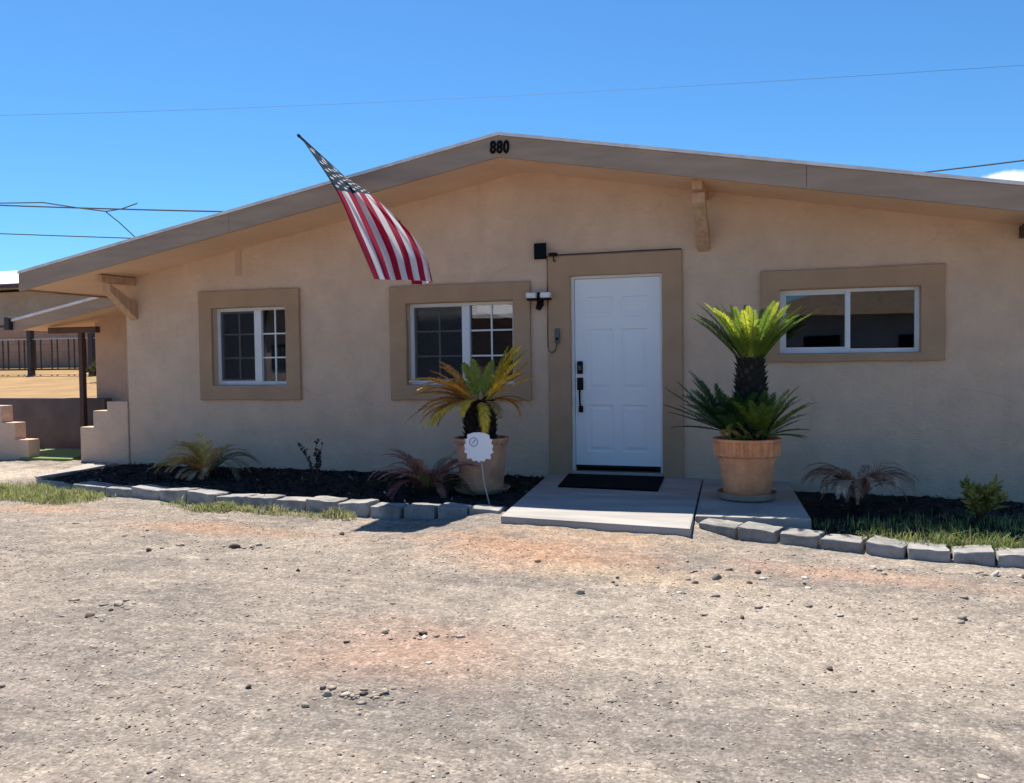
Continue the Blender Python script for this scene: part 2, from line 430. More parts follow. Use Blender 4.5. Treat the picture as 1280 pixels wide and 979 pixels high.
gravel(len(P), P, .0018, .0085, 'gravel', 'loose grey and tan gravel scattered over the dirt lot')

# ------------------------------------------------------------------ house
RX, RZ, SL = -.50, 3.465, .18          # ridge x, ridge top z, roof slope
def zt(x): return RZ - SL * abs(x - RX)
XL, XR = -5.79, 4.275                   # front wall corners
EL, ER = -6.60, 5.60                   # eave ends
OH = -.82                              # soffit front edge
house = empty('house', (-.78, 0, 0), 'single storey tan stucco house with low gable roof and brown window trim', 'house')

OPEN = {'L': (-4.49, -3.465, .968, 1.905), 'M': (-1.90, -.635, .962, 1.88), 'D': (0.0, .97, .0, 2.11), 'R': (2.12, 3.39, 1.262, 1.888)}
def front_wall():
    bm = bmesh.new()
    bx = sorted({XL, XR, RX, *[v for o in OPEN.values() for v in o[:2]]})
    def quad(ps): bm.faces.new([bm.verts.new(p) for p in ps])
    step = .30
    for a, b in zip(bx, bx[1:]):
        mid = (a + b) / 2
        op = [o for o in OPEN.values() if o[0] - 1e-6 <= mid <= o[1] + 1e-6]
        segs, z = [], -.3
        for o in op:
            segs.append((z, o[2])); z = o[3]
        segs.append((z, None))
        for z0, z1 in segs:
            if z1 is not None and z1 <= z0: continue
            t0 = zt(a) - .20 if z1 is None else z1; t1 = zt(b) - .20 if z1 is None else z1
            for y in (0, .14): quad([(a, y, z0), (b, y, z0), (b, y, t1), (a, y, t0)])
    for x0, x1, z0, z1 in OPEN.values():
        quad([(x0, 0, z0), (x0, .14, z0), (x0, .14, z1), (x0, 0, z1)]); quad([(x1, 0, z0), (x1, 0, z1), (x1, .14, z1), (x1, .14, z0)])
        quad([(x0, 0, z1), (x0, .14, z1), (x1, .14, z1), (x1, 0, z1)]); quad([(x0, 0, z0), (x1, 0, z0), (x1, .14, z0), (x0, .14, z0)])
    bmesh.ops.remove_doubles(bm, verts=bm.verts, dist=1e-5)
    bmesh.ops.recalc_face_normals(bm, faces=bm.faces)
    me = bpy.data.meshes.new('wall'); bm.to_mesh(me); bm.free()
    return link('wall', me, M['wall'], house)
front_wall()
MB().box(XL, XL + .15, .142, 8.85, -.3, zt(XL) - .22).build('wall', M['wall'], house)
MB().box(XR - .15, XR, .142, 8.85, -.3, zt(XR) - .22).build('wall', M['wall'], house)
MB().prism([(XL, -.3), (XR, -.3), (XR, zt(XR) - .22), (RX, RZ - .22), (XL, zt(XL) - .22)], 'y', 8.86, 9.0).build('wall', M['wall'], house)
MB().box(XL + .16, XR - .16, .15, 8.84, -.09, -.02).build('floor', M['interior'], house)
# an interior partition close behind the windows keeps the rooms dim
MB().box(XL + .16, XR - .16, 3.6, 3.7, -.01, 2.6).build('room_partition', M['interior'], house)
# roof slabs, soffit, fascia
rf = MB()
for s in (0, 1):
    x0, x1 = (EL, RX) if s == 0 else (RX, ER)
    rf.prism([(x0, zt(x0) - .03), (x1, zt(x1) - .03), (x1, zt(x1)), (x0, zt(x0))], 'y', -.872, 9.8)
roof = rf.build('roof', M['roofwhite'], house)
def strip(x0, x1, top, h, y0, y1):
    return [(x0, zt(x0) - top - h), (x1, zt(x1) - top - h), (x1, zt(x1) - top), (x0, zt(x0) - top)]
sf = MB(); sf.prism(strip(EL + .03, RX, .195, .02, 0, 0), 'y', OH, 9.7); sf.prism(strip(RX, ER - .03, .195, .02, 0, 0), 'y', OH, 9.7)
sf.build('soffit', M['soffit'], roof)
for a, b in ((EL, -3.62), (-3.616, RX), (RX, 2.36), (2.364, ER)):
    MB().prism(strip(a, b, .034, .205, 0, 0), 'y', OH - .034, OH - .002).build('fascia_board', M['fascia'], roof)
for a, b, c in ((EL - .001, EL + .028, EL), (ER - .028, ER + .001, ER)): MB().box(a, b, OH, 9.7, zt(c) - .235, zt(c) - .036).build('eave_board', M['fascia'], roof)

def frame_rect(mb, x0, x1, z0, z1, ox0, ox1, oz0, oz1, y0, y1):
    mb.box(x0, x1, y0, y1, oz1, z1); mb.box(x0, x1, y0, y1, z0, oz0)
    mb.box(x0, ox0, y0, y1, oz0, oz1); mb.box(ox1, x1, y0, y1, oz0, oz1)

def roughen(o, amp, sc):
    for v in o.data.vertices:
        w = v.co * sc
        v.co += Vector((mn.noise(w), .3 * mn.noise(w + Vector((9, 1, 3))), mn.noise(w + Vector((4, 7, 2))))) * amp

def trim_mesh(outer, inner, open_bottom=False):
    x0, x1, z0, z1 = outer; a, b, c, d = inner
    bm = bmesh.new()
    def loop(r, n=10):
        X0, X1, Z0, Z1 = r
        out = []
        cs = [(X0, Z0), (X1, Z0), (X1, Z1), (X0, Z1)]
        for i in range(4):
            p, q = cs[i], cs[(i + 1) % 4]
            for k in range(n): out.append((p[0] + (q[0] - p[0]) * k / n, p[1] + (q[1] - p[1]) * k / n))
        return out
    n = 10
    O, I = loop(outer, n), loop(inner, n); N_ = len(O)
    bev = .008
    def inset(L, r, s):
        cx, cz = (r[0] + r[1]) / 2, (r[2] + r[3]) / 2
        return [(x + s * bev * (1 if x < cx else -1) * (abs(x - cx) > (r[1] - r[0]) / 2 - 1e-6), z + s * bev * (1 if z < cz else -1) * (abs(z - cz) > (r[3] - r[2]) / 2 - 1e-6)) for x, z in L]
    rings = [(O, .0), (O, -.034), (inset(O, outer, 1), -.042), (inset(I, inner, -1), -.042), (I, -.034), (I, .02)]
    vs = [[bm.verts.new((x, y, z)) for x, z in L] for L, y in rings]
    for A, B in zip(vs, vs[1:]):
        for k in range(N_):
            j = (k + 1) % N_
            if open_bottom and k < n: continue
            bm.faces.new((A[k], A[j], B[j], B[k]))
    bmesh.ops.recalc_face_normals(bm, faces=bm.faces)
    me = bpy.data.meshes.new('trim'); bm.to_mesh(me); bm.free()
    return me

def make_window(key, outer, frame_y, grid, mull, label):
    x0, x1, z0, z1 = OPEN[key]
    wn = MB(); fw = .042; e = .002
    frame_rect(wn, x0 + e, x1 - e, z0 + e, z1 - e, x0 + fw, x1 - fw, z0 + fw, z1 - fw * .8, frame_y, frame_y + .06)
    m0, m1 = mull
    wn.box(m0, m1, frame_y - .012, frame_y + .05, z0 + fw, z1 - fw * .8)
    # sliding sash on the left: its own inner stiles
    sw = .032 if grid else .018
    frame_rect(wn, x0 + fw + .001, m0 - .001, z0 + fw + .001, z1 - fw * .8 - .001, x0 + fw + sw, m0 - .004, z0 + fw + sw, z1 - fw * .8 - sw, frame_y + .008, frame_y + .045)
    w = wn.build('window', M['vinyl'], house)
    w['label'] = label
    me = trim_mesh(outer, OPEN[key]); t = link('trim', me, M['trim'], w); roughen(t, .006, 3.0)
    gy = frame_y + .03
    for a, b in ((x0 + fw + sw - .004, m0 - .003), (m1 - .003, x1 - fw + .004)):
        MB().box(a, b, gy, gy + .004, z0 + fw - .003, z1 - fw * .8 + .003).build('pane', M['glass'], w)
        if grid:
            g = MB(); mid = (a + b) / 2; zz0, zz1 = z0 + fw, z1 - fw * .8
            g.box(mid - .009, mid + .009, gy - .012, gy - .002, zz0, zz1)
            for k in (1, 2):
                zc = zz0 + (zz1 - zz0) * k / 3
                g.box(a, mid - .0095, gy - .012, gy - .002, zc - .009, zc + .009); g.box(mid + .0095, b, gy - .012, gy - .002, zc - .009, zc + .009)
            g.build('muntin', M['vinyl'], w)
    if grid:
        MB().box(x0 + fw + .012, m0 - .004, frame_y - .004, frame_y - .003, z0 + fw + .01, z1 - fw * .8 - .01).build('insect_screen', M['mesh'], w)
    return w

wl = make_window('L', (-4.68, -3.274, .79, 2.111), .075, True, (-3.955, -3.86), 'small square gridded window at the left end of the house')
wm = make_window('M', (-2.106, -.44, .792, 2.077), .075, True, (-1.265, -1.175), 'gridded sliding window beside the front door')
wr = make_window('R', (1.946, 3.60, 1.178, 2.08), .06, False, (2.73, 2.775), 'long high two pane window without a grid')
# window curtains and reflection panel inside
def wavy(name, x0, x1, z0, z1, y, mat, parent, amp=.012, n=60, waves=9):
    V, F = [], []
    for i in range(n + 1):
        x = x0 + (x1 - x0) * i / n; yy = y + amp * sin(i / n * waves * 2 * pi) + amp * .4 * sin(i * 1.7)
        V += [(x, yy, z0), (x, yy, z1)]
    for i in range(n): F.append((2 * i, 2 * i + 2, 2 * i + 3, 2 * i + 1))
    return np_mesh(name, V, F, mat, parent, smooth=True)
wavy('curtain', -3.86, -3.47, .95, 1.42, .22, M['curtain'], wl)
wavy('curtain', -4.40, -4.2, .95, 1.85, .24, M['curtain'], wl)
bl = MB(); bl.prism([(-1.12, 1.88), (-.60, 1.89), (-.60, 1.665), (-.88, 1.735), (-1.10, 1.775)], 'y', .135, .139)  # white panel added in place of a bright reflection in this pane
bl.build('reflection_panel', M['reflection_panel'], wm)
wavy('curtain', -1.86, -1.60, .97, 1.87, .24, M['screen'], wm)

# front door
def make_door():
    x0, x1, z0, z1 = OPEN['D']
    dy = .055
    L0, L1, Z0, Z1 = x0 + .032, x1 - .032, .075, z1 - .03
    bm = bmesh.new()
    W_, H_ = L1 - L0, Z1 - Z0
    cols_ = [(.145, .45), (.55, .855)]
    rows = [(.085, .335), (.415, .735), (.80, .905)]
    xs = sorted({0, 1, *[v for c in cols_ for v in c]}); zs = sorted({0, 1, *[v for r in rows for v in r]})
    def Pt(u, v, y): return bm.verts.new((L0 + u * W_, y, Z0 + v * H_))
    for i in range(len(xs) - 1):
        for j in range(len(zs) - 1):
            a, b, c, d = xs[i], xs[i + 1], zs[j], zs[j + 1]
            if (a, b) in cols_ and (c, d) in rows:
                ins = [(0, 0, 0), (.012, .012, .010), (.03, .03, .010), (.052, .052, .002)]
                rings = []
                for ix, iz, dp in ins:
                    u, w = ix / W_, iz / H_
                    rings.append([Pt(a + u, c + w, dy + dp), Pt(b - u, c + w, dy + dp), Pt(b - u, d - w, dy + dp), Pt(a + u, d - w, dy + dp)])
                for A, B in zip(rings, rings[1:]):
                    for k in range(4): bm.faces.new((A[k], A[(k + 1) % 4], B[(k + 1) % 4], B[k]))
                bm.faces.new(rings[-1])
            else:
                bm.faces.new((Pt(a, c, dy), Pt(b, c, dy), Pt(b, d, dy), Pt(a, d, dy)))
    bmesh.ops.remove_doubles(bm, verts=bm.verts, dist=1e-5); bmesh.ops.recalc_face_normals(bm, faces=bm.faces)
    me = bpy.data.meshes.new('door'); bm.to_mesh(me); bm.free()
    d = link('door', me, M['door'], house)
    MB().box(L0, L1, dy + .014, dy + .045, Z0, Z1).build('door_core', M['door'], d)
    j = MB(); j.box(x0 + .001, L0 - .003, .02, .10, .03, z1 - .001); j.box(L1 + .003, x1 - .001, .02, .10, .03, z1 - .001); j.box(L0 - .003, L1 + .003, .02, .10, Z1 + .003, z1 - .001)
    j.build('door_frame', M['vinyl'], d)
    MB().box(x0 + .002, x1 - .002, -.04, .12, .004, .045).build('threshold', M['alu'], d)
    MB().box(L0, L1, dy - .012, dy - .001, Z0 + .0, Z0 + .028).build('door_sweep', M['black'], d)
    t = link('trim', trim_mesh((-.24, 1.177, .0, 2.331), OPEN['D'], True), M['trim'], d); roughen(t, .006, 3)
    h = MB(); h.box(.055, .115, dy - .028, dy - .0005, 1.075, 1.21, .006)
    h.build('deadbolt', M['black'], d)
    MB().box(.068, .102, dy - .034, dy - .0285, 1.115, 1.165, .002).build('keypad', M['grey_plastic'], d)
    h = MB(); h.box(.052, .118, dy - .022, dy - .0005, .905, 1.035, .006)
    h.tube([(.09, dy - .02, .93), (.09, dy - .06, .90), (.09, dy - .065, .84), (.09, dy - .06, .76), (.09, dy - .018, .72)], .011, 8)
    h.box(.066, .114, dy - .022, dy - .0005, .665, .735, .006)
    h.build('handle', M['black'], d)
make_door()

# knee brackets under the eave
def bracket(x, zs, zl, reach, w=.12):
    b = MB()
    b.bar((x, -.002, zs - .048), (x, -reach - .12, zs - .048), w * .8, .09)
    b.prism([(-.001, zl), (-.001, zl + .20), (-reach, zs - .1), (-reach, zs - .22 + .02), (-reach + .07, zs - .25)], 'x', x - w / 2, x + w / 2)
    o = b.build('bracket', M['bracket'], house, bevel=.006)
    return o
bracket(-5.67, zt(-5.67) - .216, 1.79, .46)
bracket(1.39, zt(1.39) - .216, 2.30, .52)
b = MB(); b.bar((4.255, -.002, zt(4.25) - .275), (4.255, -.62, zt(4.25) - .275), .1, .11); b.build('bracket', M['darkwood'], house, bevel=.006)
# filled patch where a bracket was taken away
pt = MB(); pt.box(-4.155, -4.075, -.006, -.0005, 2.28, 2.62); o = pt.build('wall_patch', M['wing'], house); roughen(o, .01, 6)

# 880 on the fascia
cu = bpy.data.curves.new('house_number', 'FONT'); cu.body = '880'; cu.size = .165; cu.extrude = .006; cu.offset = .006; cu.space_character = 1.12
tmp = bpy.data.objects.new('tmp', cu); col.objects.link(tmp)
dg = bpy.context.evaluated_depsgraph_get()
me = bpy.data.meshes.new_from_object(tmp.evaluated_get(dg)); bpy.data.objects.remove(tmp)
bx = [v.co.x for v in me.vertices]; by = [v.co.y for v in me.vertices]
me.transform(Matrix.Translation((-(min(bx) + max(bx)) / 2, -(min(by) + max(by)) / 2, 0)))
me.transform(Matrix.Translation((-.485, OH - .043, 3.318)) @ Matrix.Rotation(radians(3), 4, 'Y') @ Matrix.Rotation(radians(90), 4, 'X') @ Matrix.Scale(.74, 4, (1, 0, 0)) )
o = link('house_number', me, M['numerals'], house); o['label'] = 'black numerals 880 on the gable fascia'

# lower wing with porch roof at the left
WY = 1.75
MB().box(-7.95, XL - .002, WY, WY + .14, -.3, 2.42).build('wing_wall', M['wing'], house)
MB().box(-7.95, -7.81, WY + .142, 8, -.3, 2.1).build('wing_wall', M['wing'], house)
wz = lambda x: 2.245 + .183 * (x + 6.8)
wr_ = MB(); wr_.prism([(-8.62, wz(-8.62) - .035), (XL - .003, wz(XL) - .035), (XL - .003, wz(XL)), (-8.62, wz(-8.62))], 'y', .84, 8.2)
wro = wr_.build('wing_roof', M['roofwhite'], house)
w2 = MB(); w2.prism([(-8.60, wz(-8.6) - .19), (XL - .004, wz(XL) - .19), (XL - .004, wz(XL) - .036), (-8.60, wz(-8.6) - .036)], 'y', .87, .90)
w2.build('fascia', M['fascia'], wro)
w2 = MB(); w2.prism([(-8.59, wz(-8.59) - .16), (XL - .004, wz(XL) - .16), (XL - .004, wz(XL) - .14), (-8.59, wz(-8.59) - .14)], 'y', .903, 8.1)
w2.build('soffit', M['soffit'], wro)
w2 = MB(); w2.box(-8.70, -8.604, .80, 1.0, wz(-8.6) - .16, wz(-8.6) + .03, .01); w2.build('gutter_end', M['iron'], wro)
MB().box(-8.30, -7.42, 1.20, 1.29, wz(-8.3) - .265, wz(-8.3) - .175).build('porch_beam', M['darkwood'], house)
MB().box(-7.755, -7.685, 1.21, 1.28, -.2, wz(-8.3) - .267).build('porch_post', M['darkwood'], house)

# ------------------------------------------------------------------ walls left of the house
def stepped(name, poly, y0, y1, label):
    m = MB(); m.prism(poly, 'y', y0, y1); o = m.build(name, M['steps'], bevel=.012)
    return tag(o, label, 'wall')
stepped('stepped_wall', [(XL - .004, -.2), (XL - .004, .765), (-6.12, .765), (-6.12, .645), (-6.345, .645), (-6.345, .432), (-6.56, .432), (-6.56, -.2)], -.02, .16,
        'tan stucco wall stepping down beside the left corner of the house')
stepped('stepped_wall', [(-12, -.2), (-12, .70), (-7.88, .70), (-7.88, .475), (-7.66, .475), (-7.66, .25), (-7.43, .25), (-7.43, -.2)], -.02, .17,
        'tan stucco wall stepping down toward the walkway at the left edge')
o = MB().box(-12, -7.50, 1.42, 1.58, -.2, .735).build('retaining_wall', M['retain'], bevel=.01); tag(o, 'low dark retaining wall behind the walkway, below golden dry ground', 'wall')

# raised ground behind
V, F = [], []
tx = np.linspace(-34, -7.96, 40); ty = np.concatenate([[1.585], np.linspace(2, 20, 30)])
for y in ty:
    for x in tx: V.append((x, y, .66 + .07 * (y - 1.58) * min(1, (y) / 9) + (.02 * mn.noise(Vector((x, y, 0))) if y > 1.6 else 0)))
nx = len(tx)
for j in range(len(ty) - 1):
    for i in range(nx - 1): F.append((j * nx + i, j * nx + i + 1, (j + 1) * nx + i + 1, (j + 1) * nx + i))
# skirt so the terrace has a face
b0 = len(V)
for i in range(nx): V.append((tx[i], 1.585, -.3))
for i in range(nx - 1): F.append((b0 + i, b0 + i + 1, i + 1, i))
tag(np_mesh('terrace', V, F, M['terrace'], smooth=True), 'raised yard of golden dry grass behind the low wall', 'ground', kind='structure')

def terr(y): return .66 + .07 * (y - 1.58) * min(1, y / 9)
# iron fence
fe = empty('iron_fence', (-14, 7.6, terr(7.6)), 'dark iron bar fence across the dry yard at the far left', 'fence')
fz = terr(7.6); fx0, fx1 = -20, -12.4
r = MB(); r.box(fx0, fx1, 7.57, 7.63, 2.18, 2.235); r.box(fx0, fx1, 7.58, 7.62, fz + .10, fz + .14); r.build('rail', M['iron'], fe)
r = MB(); r.box(fx0, fx1, 7.585, 7.615, 1.86, 1.885); r.build('rail', M['alu'], fe)
bars = MB()
x = fx0 + .1; k = 0
while x < fx1:
    k += 1
    if k % 3: bars.box(x - .012, x + .012, 7.588, 7.612, fz + .14, 1.86)
    x += .17
bars.build('bars', M['iron'], fe)
for x in (-19.2, -17.3, -15.45, -13.6): MB().box(x - .06, x + .06, 7.54, 7.66, fz - .05, 2.3).build('post', M['iron'], fe)
o = MB().box(-28, -11.5, 9.3, 9.5, terr(9.4) - .1, 2.38).build('block_wall', M['brick']); tag(o, 'brown block wall behind the iron fence', 'wall')
nh = empty('neighbour_house', (-22, 15, terr(15)), 'pale neighbouring house with white roof beyond the fence at the far left', 'house')
MB().box(-31, -17.6, 14.2, 20, terr(14) - .2, 3.75).build('wall', M['nwall'], nh)
n_ = MB(); n_.prism([(13.6, 3.86), (13.6, 3.98), (18, 5.0), (21.5, 4.1), (21.5, 3.9)], 'x', -32, -16.8); n_.build('roof', M['roofwhite'], nh)
MB().box(-32, -16.8, 13.55, 13.595, 3.82, 3.95).build('fascia', M['darkwood'], nh)

# ------------------------------------------------------------------ doorstep slabs, path, beds, kerb blocks
def slab(name, quad, z0, z1, mat, label, cat='step', bev=.012):
    m = MB(); m.prism(quad, 'z', z0, z1); o = m.build(name, mat, bevel=bev); return tag(o, label, cat)
ds = slab('doorstep', [(.045, -2.53), (1.545, -2.68), (1.365, -.005), (-.26, -.005)], -.3, .0, M['slab'], 'broad concrete doorstep slab in front of the white door')
slab('concrete_pad', [(1.522, -2.13), (2.385, -2.07), (2.2, -.005), (1.376, -.005)], -.3, -.004, M['slabold'], 'smaller concrete pad under the right potted palm')
slab('path_edging', [(-5.98, -1.30), (-5.80, -1.38), (-5.98, .0), (-6.40, .12)], -.2, -.02, M['slabold'], 'pale concrete strip edging the left end of the mulch bed', 'edging')
slab('path_edging', [(-5.98, -1.32), (-5.80, -1.395), (-4.98, -1.62), (-5.1, -1.5)], -.2, -.05, M['slabold'], 'short pale concrete edging piece by the grass clump', 'edging')

def bed(name, outline, z, label, nchip):
    # outline: function y-front(x) and x range
    x0, x1, yf, zf = outline
    xs = np.linspace(x0, x1, int((x1 - x0) / .05)); V, F = [], []
    ny = 40
    for j in range(ny + 1):
        for x in xs:
            y = yf(x) * (1 - j / ny) - .003
            h = zf(x) + .025 * mn.fractal(Vector((x, y, 0)) * 2.5, 1, 2, 4) + .018 * mn.noise(Vector((x, y, 0)) * 16) + .010 * mn.noise(Vector((x, y, 5)) * 45)
            V.append((x, y, h))
    n = len(xs)
    for j in range(ny):
        for i in range(n - 1): F.append((j * n + i, j * n + i + 1, (j + 1) * n + i + 1, (j + 1) * n + i))
    o = np_mesh(name, V, F, M['mulch']); tag(o, label, 'mulch', kind='stuff')
kl = lambda x: np.interp(x, [-5.8, -4.95, -4.0, -2.3, -1.2, -.1, .1], [-1.30, -1.68, -1.82, -2.06, -2.15, -2.11, -2.11])
kr = lambda x: np.interp(x, [1.4, 1.56, 2.4, 3.2, 4.2, 5.6], [-2.15, -2.18, -2.42, -2.62, -2.70, -2.8])
bed('mulch', (-5.8, .05, kl, lambda x: -.035), 0, 'black mulch filling the long bed under the two gridded windows', 0)
bed('mulch', (1.42, 5.6, kr, lambda x: -.09 - .014 * max(0, x - 1.6)), 0, 'black mulch and soil in the bed right of the doorstep', 0)

def block(a, b, depth, z0, z1, seed):
    r_ = random.Random(seed)
    a, b = Vector((a[0], a[1], 0)), Vector((b[0], b[1], 0)); d = (b - a).normalized(); nrm = Vector((-d.y, d.x, 0))
    g = .004; L = (b - a).length
    bm = bmesh.new()
    nx_, ny_, nz_ = 6, 3, 3
    bmesh.ops.create_cube(bm, size=1)
    bmesh.ops.bevel(bm, geom=list(bm.edges), offset=.055, segments=2, profile=.6, affect='EDGES')
    bmesh.ops.subdivide_edges(bm, edges=list(bm.edges), cuts=3, use_grid_fill=True)
    cut = r_.uniform(.0, .06)
    tilt = r_.uniform(-.025, .025)
    for v in bm.verts:
        u, w, h = v.co.x + .5, v.co.y + .5, v.co.z + .5
        uu = u
        if w < .5: uu = .5 + (u - .5) * (1 - .01)
        if w > .5: uu = .5 + (u - .5) * (1 - cut)
        p = a + d * (g + (L - 2 * g) * uu) + nrm * (depth * w)
        z = z0 + (z1 - z0) * h + tilt * (u - .5) * h
        q = Vector((p.x, p.y, z)); q += Vector((mn.noise(q * 14), mn.noise(q * 14 + Vector((5, 5, 5))), mn.noise(q * 14 + Vector((9, 2, 1))))) * .008 + Vector((mn.noise(q * 37), mn.noise(q * 37 + Vector((5, 5, 5))), mn.noise(q * 37 + Vector((2, 8, 1))))) * .005
        v.co = q
    me = bpy.data.meshes.new('kerb_block')
    c = (a + b) / 2 + nrm * depth / 2; base = Vector((c.x, c.y, z0))
    bmesh.ops.translate(bm, verts=bm.verts, vec=-base)
    bm.to_mesh(me); bm.free()
    o = link('kerb_block', me, M['kerb'], smooth=True); o.location = base
    me.set_sharp_from_angle(angle=radians(40))
    return o
KL = [(-4.94, -1.81, -4.47, -1.88), (-4.44, -1.89, -4.05, -1.95), (-4.07, -1.94, -3.68, -2.0), (-3.68, -2.0, -3.31, -2.06), (-3.31, -2.06, -2.94, -2.11), (-2.94, -2.11, -2.57, -2.17), (-2.56, -2.17, -2.26, -2.19), (-2.24, -2.2, -1.92, -2.22), (-1.91, -2.22, -1.59, -2.25), (-1.57, -2.25, -1.26, -2.28), (-1.24, -2.28, -.95, -2.27), (-.93, -2.26, -.64, -2.25), (-.62, -2.25, -.35, -2.23), (-.34, -2.23, -.07, -2.22)]
KR = [(1.56, -2.31, 1.84, -2.38), (1.85, -2.38, 2.12, -2.46), (2.15, -2.46, 2.42, -2.53), (2.43, -2.54, 2.7, -2.62), (2.72, -2.62, 2.96, -2.7), (2.98, -2.7, 3.24, -2.72), (3.25, -2.72, 3.5, -2.75), (3.51, -2.75, 3.75, -2.77), (3.76, -2.77, 4.02, -2.8)]
ORD = ['first', 'second', 'third', 'fourth', 'fifth', 'sixth', 'seventh', 'eighth', 'ninth', 'tenth', 'eleventh', 'twelfth', 'thirteenth', 'last']
for i, (a, b, c, d) in enumerate(KL):
    o = block((a, b), (c, d), .22, -.14, .0 + random.uniform(-.018, .010), 50 + i)
    k = len(KL) - 1 - i
    lab = 'grey concrete edging block of the left bed, touching the white yard sign stake' if k == 0 else (
        'grey concrete edging block farthest from the doorstep, at the left grass clump' if i == 0 else f'grey concrete edging block, {ORD[k]} to the left of the block at the yard sign' if k > 1 else 'grey concrete edging block next left of the block at the yard sign')
    if k > 1 and i > 0: lab = f'grey concrete edging block, {ORD[k - 1]} to the left of the yard sign block'
    tag(o, lab, 'edging block', 'concrete edging blocks along the left bed')
for i, (a, b, c, d) in enumerate(KR):
    o = block((a, b), (c, d), .24, -.19 - .01 * i, -.030 - .005 * i + random.uniform(-.010, .008), 90 + i)
    lab = 'grey concrete edging block of the right bed, touching the doorstep' if i == 0 else f'grey concrete edging block, {ORD[i]} to the right of the doorstep'
    tag(o, lab, 'edging block', 'concrete edging blocks along the right bed')

def chips(n, region, name, label):
    x0, x1, yf, zf = region
    V, F, C = [], [], []
    R_ = random.Random(77)
    while len(F) < n * 2:
        x = R_.uniform(x0, x1); y = yf(x) * R_.random()
        if -.3 < x < 2.45 and not x < -.12: continue
        z = zf(x) + .025 * mn.fractal(Vector((x, y, 0)) * 2.5, 1, 2, 4) + .018 * mn.noise(Vector((x, y, 0)) * 16) + .012
        d = Vector((R_.uniform(-1, 1), R_.uniform(-1, 1), R_.uniform(-.45, .45))).normalized(); sd = d.cross(Vector((R_.uniform(-.5, .5), R_.uniform(-.5, .5), 1))).normalized()
        L, w = R_.uniform(.012, .045), R_.uniform(.004, .012); p = Vector((x, y, z)); up_ = d.cross(sd) * .004
        k = len(V); V += [p - d * L - sd * w, p + d * L * .9 - sd * w * .6, p + d * L + sd * w, p - d * L * .8 + sd * w * .7, p + up_]
        F += [(k, k + 1, k + 4), (k + 1, k + 2, k + 4), (k + 2, k + 3, k + 4), (k + 3, k, k + 4)]
        t = R_.random(); c = (.010, .008, .008) if t < .7 else (.035, .024, .018) if t < .93 else (.16, .11, .07) if t < .985 else (.38, .32, .24)
        C += [c] * 4
    tag(np_mesh(name, [tuple(v) for v in V], F, M['stone'], C=C), label, 'mulch', kind='stuff')
chips(5200, (-5.7, -.12, kl, lambda x: -.035), 'bark_chips', 'black and brown bark chips lying on the left mulch bed')
chips(2600, (2.46, 5.2, kr, lambda x: -.09 - .014 * max(0, x - 1.6)), 'bark_chips', 'black bark chips and litter in the right bed')

# door mat
m = MB(); m.prism([(.09, -.93), (1.06, -.995), (.985, -.06), (-.03, -.05)], 'z', .003, .018); o = m.build('door_mat', M['mat'], bevel=.004)
tag(o, 'black rectangular doormat lying before the white door', 'doormat')

# ------------------------------------------------------------------ plants
def frond(base, az, el, L, bend, n=30, leaf=.09, lw=.007, vee=.55, sweep=.9, twist=0.0, rach=.005, c=(.1, .2, .03), cvar=.25, tipc=None, start=.14, rnd=None):
    """one feather frond: arched rachis with a V of narrow leaflets. returns verts, faces, colours"""
    R_ = rnd or random
    V, F, C = [], [], []
    p = Vector(base); pts, dirs = [], []
    for i in range(n + 1):
        t = i / n
        e = el - bend * t ** 1.4
        d = Vector((cos(az) * cos(e), sin(az) * cos(e), sin(e)))
        pts.append(p.copy()); dirs.append(d); p = p + d * (L / n)
    side0 = Vector((-sin(az), cos(az), 0))
    for i in range(n):
        a, b = pts[i], pts[i + 1]; r0 = rach * (1 - .8 * i / n); r1 = rach * (1 - .8 * (i + 1) / n)
        u = side0.cross(dirs[i])
        k = len(V)
        for q, r in ((a, r0), (b, r1)):
            V += [q + side0 * r, q - side0 * r, q - u * r * 1.2]
        F += [(k, k + 1, k + 4, k + 3), (k + 1, k + 2, k + 5, k + 4), (k + 2, k, k + 3, k + 5)]
        rc = tuple(x * .9 + y for x, y in zip(c, (.03, .02, 0))); C += [rc] * 3
    for i in range(int(n * start), n + 1):
        t = i / n
        prof = min(1, (t - start) / .15 + .35) * (1 - max(0, (t - .62) / .38) ** 1.6 * .72)
        d = dirs[i]; u = side0.cross(d)
        if u.z < 0 and el < pi / 2: u = -u
        for s in (-1, 1):
            ld = (side0 * s * cos(vee) + u * sin(vee)) * 1.0 + d * sweep * (1 + .5 * t)
            ld = (ld + Vector((R_.uniform(-1, 1), R_.uniform(-1, 1), R_.uniform(-1, 1))) * .13).normalized()
            Ln = leaf * prof * R_.uniform(.82, 1.1)
            b0 = pts[i]; wv = d * lw * .5
            droop = Vector((0, 0, -1)) * Ln * .12
            k = len(V)
            V += [b0 + wv * .7, b0 - wv * .7, b0 + ld * Ln * .5 + wv, b0 + ld * Ln * .5 - wv, b0 + ld * Ln + droop]
            F += [(k, k + 1, k + 3, k + 2), (k + 2, k + 3, k + 4)]
            f = 1 + R_.uniform(-cvar, cvar)
            cc = c if tipc is None else tuple(x + (y - x) * t ** 1.5 for x, y in zip(c, tipc))
            cc = tuple(x * f for x in cc); C += [cc, cc]
    return V, F, C

def merge(parts):
    V, F, C = [], [], []
    for v, f, c in parts:
        k = len(V); V += v; F += [tuple(i + k for i in q) for q in f]; C += c
    return V, F, C

def crown(name, parts, mat, parent=None, **kw):
    V, F, C = merge(parts)
    return np_mesh(name, [tuple(v) for v in V], F, mat, parent, C=C)

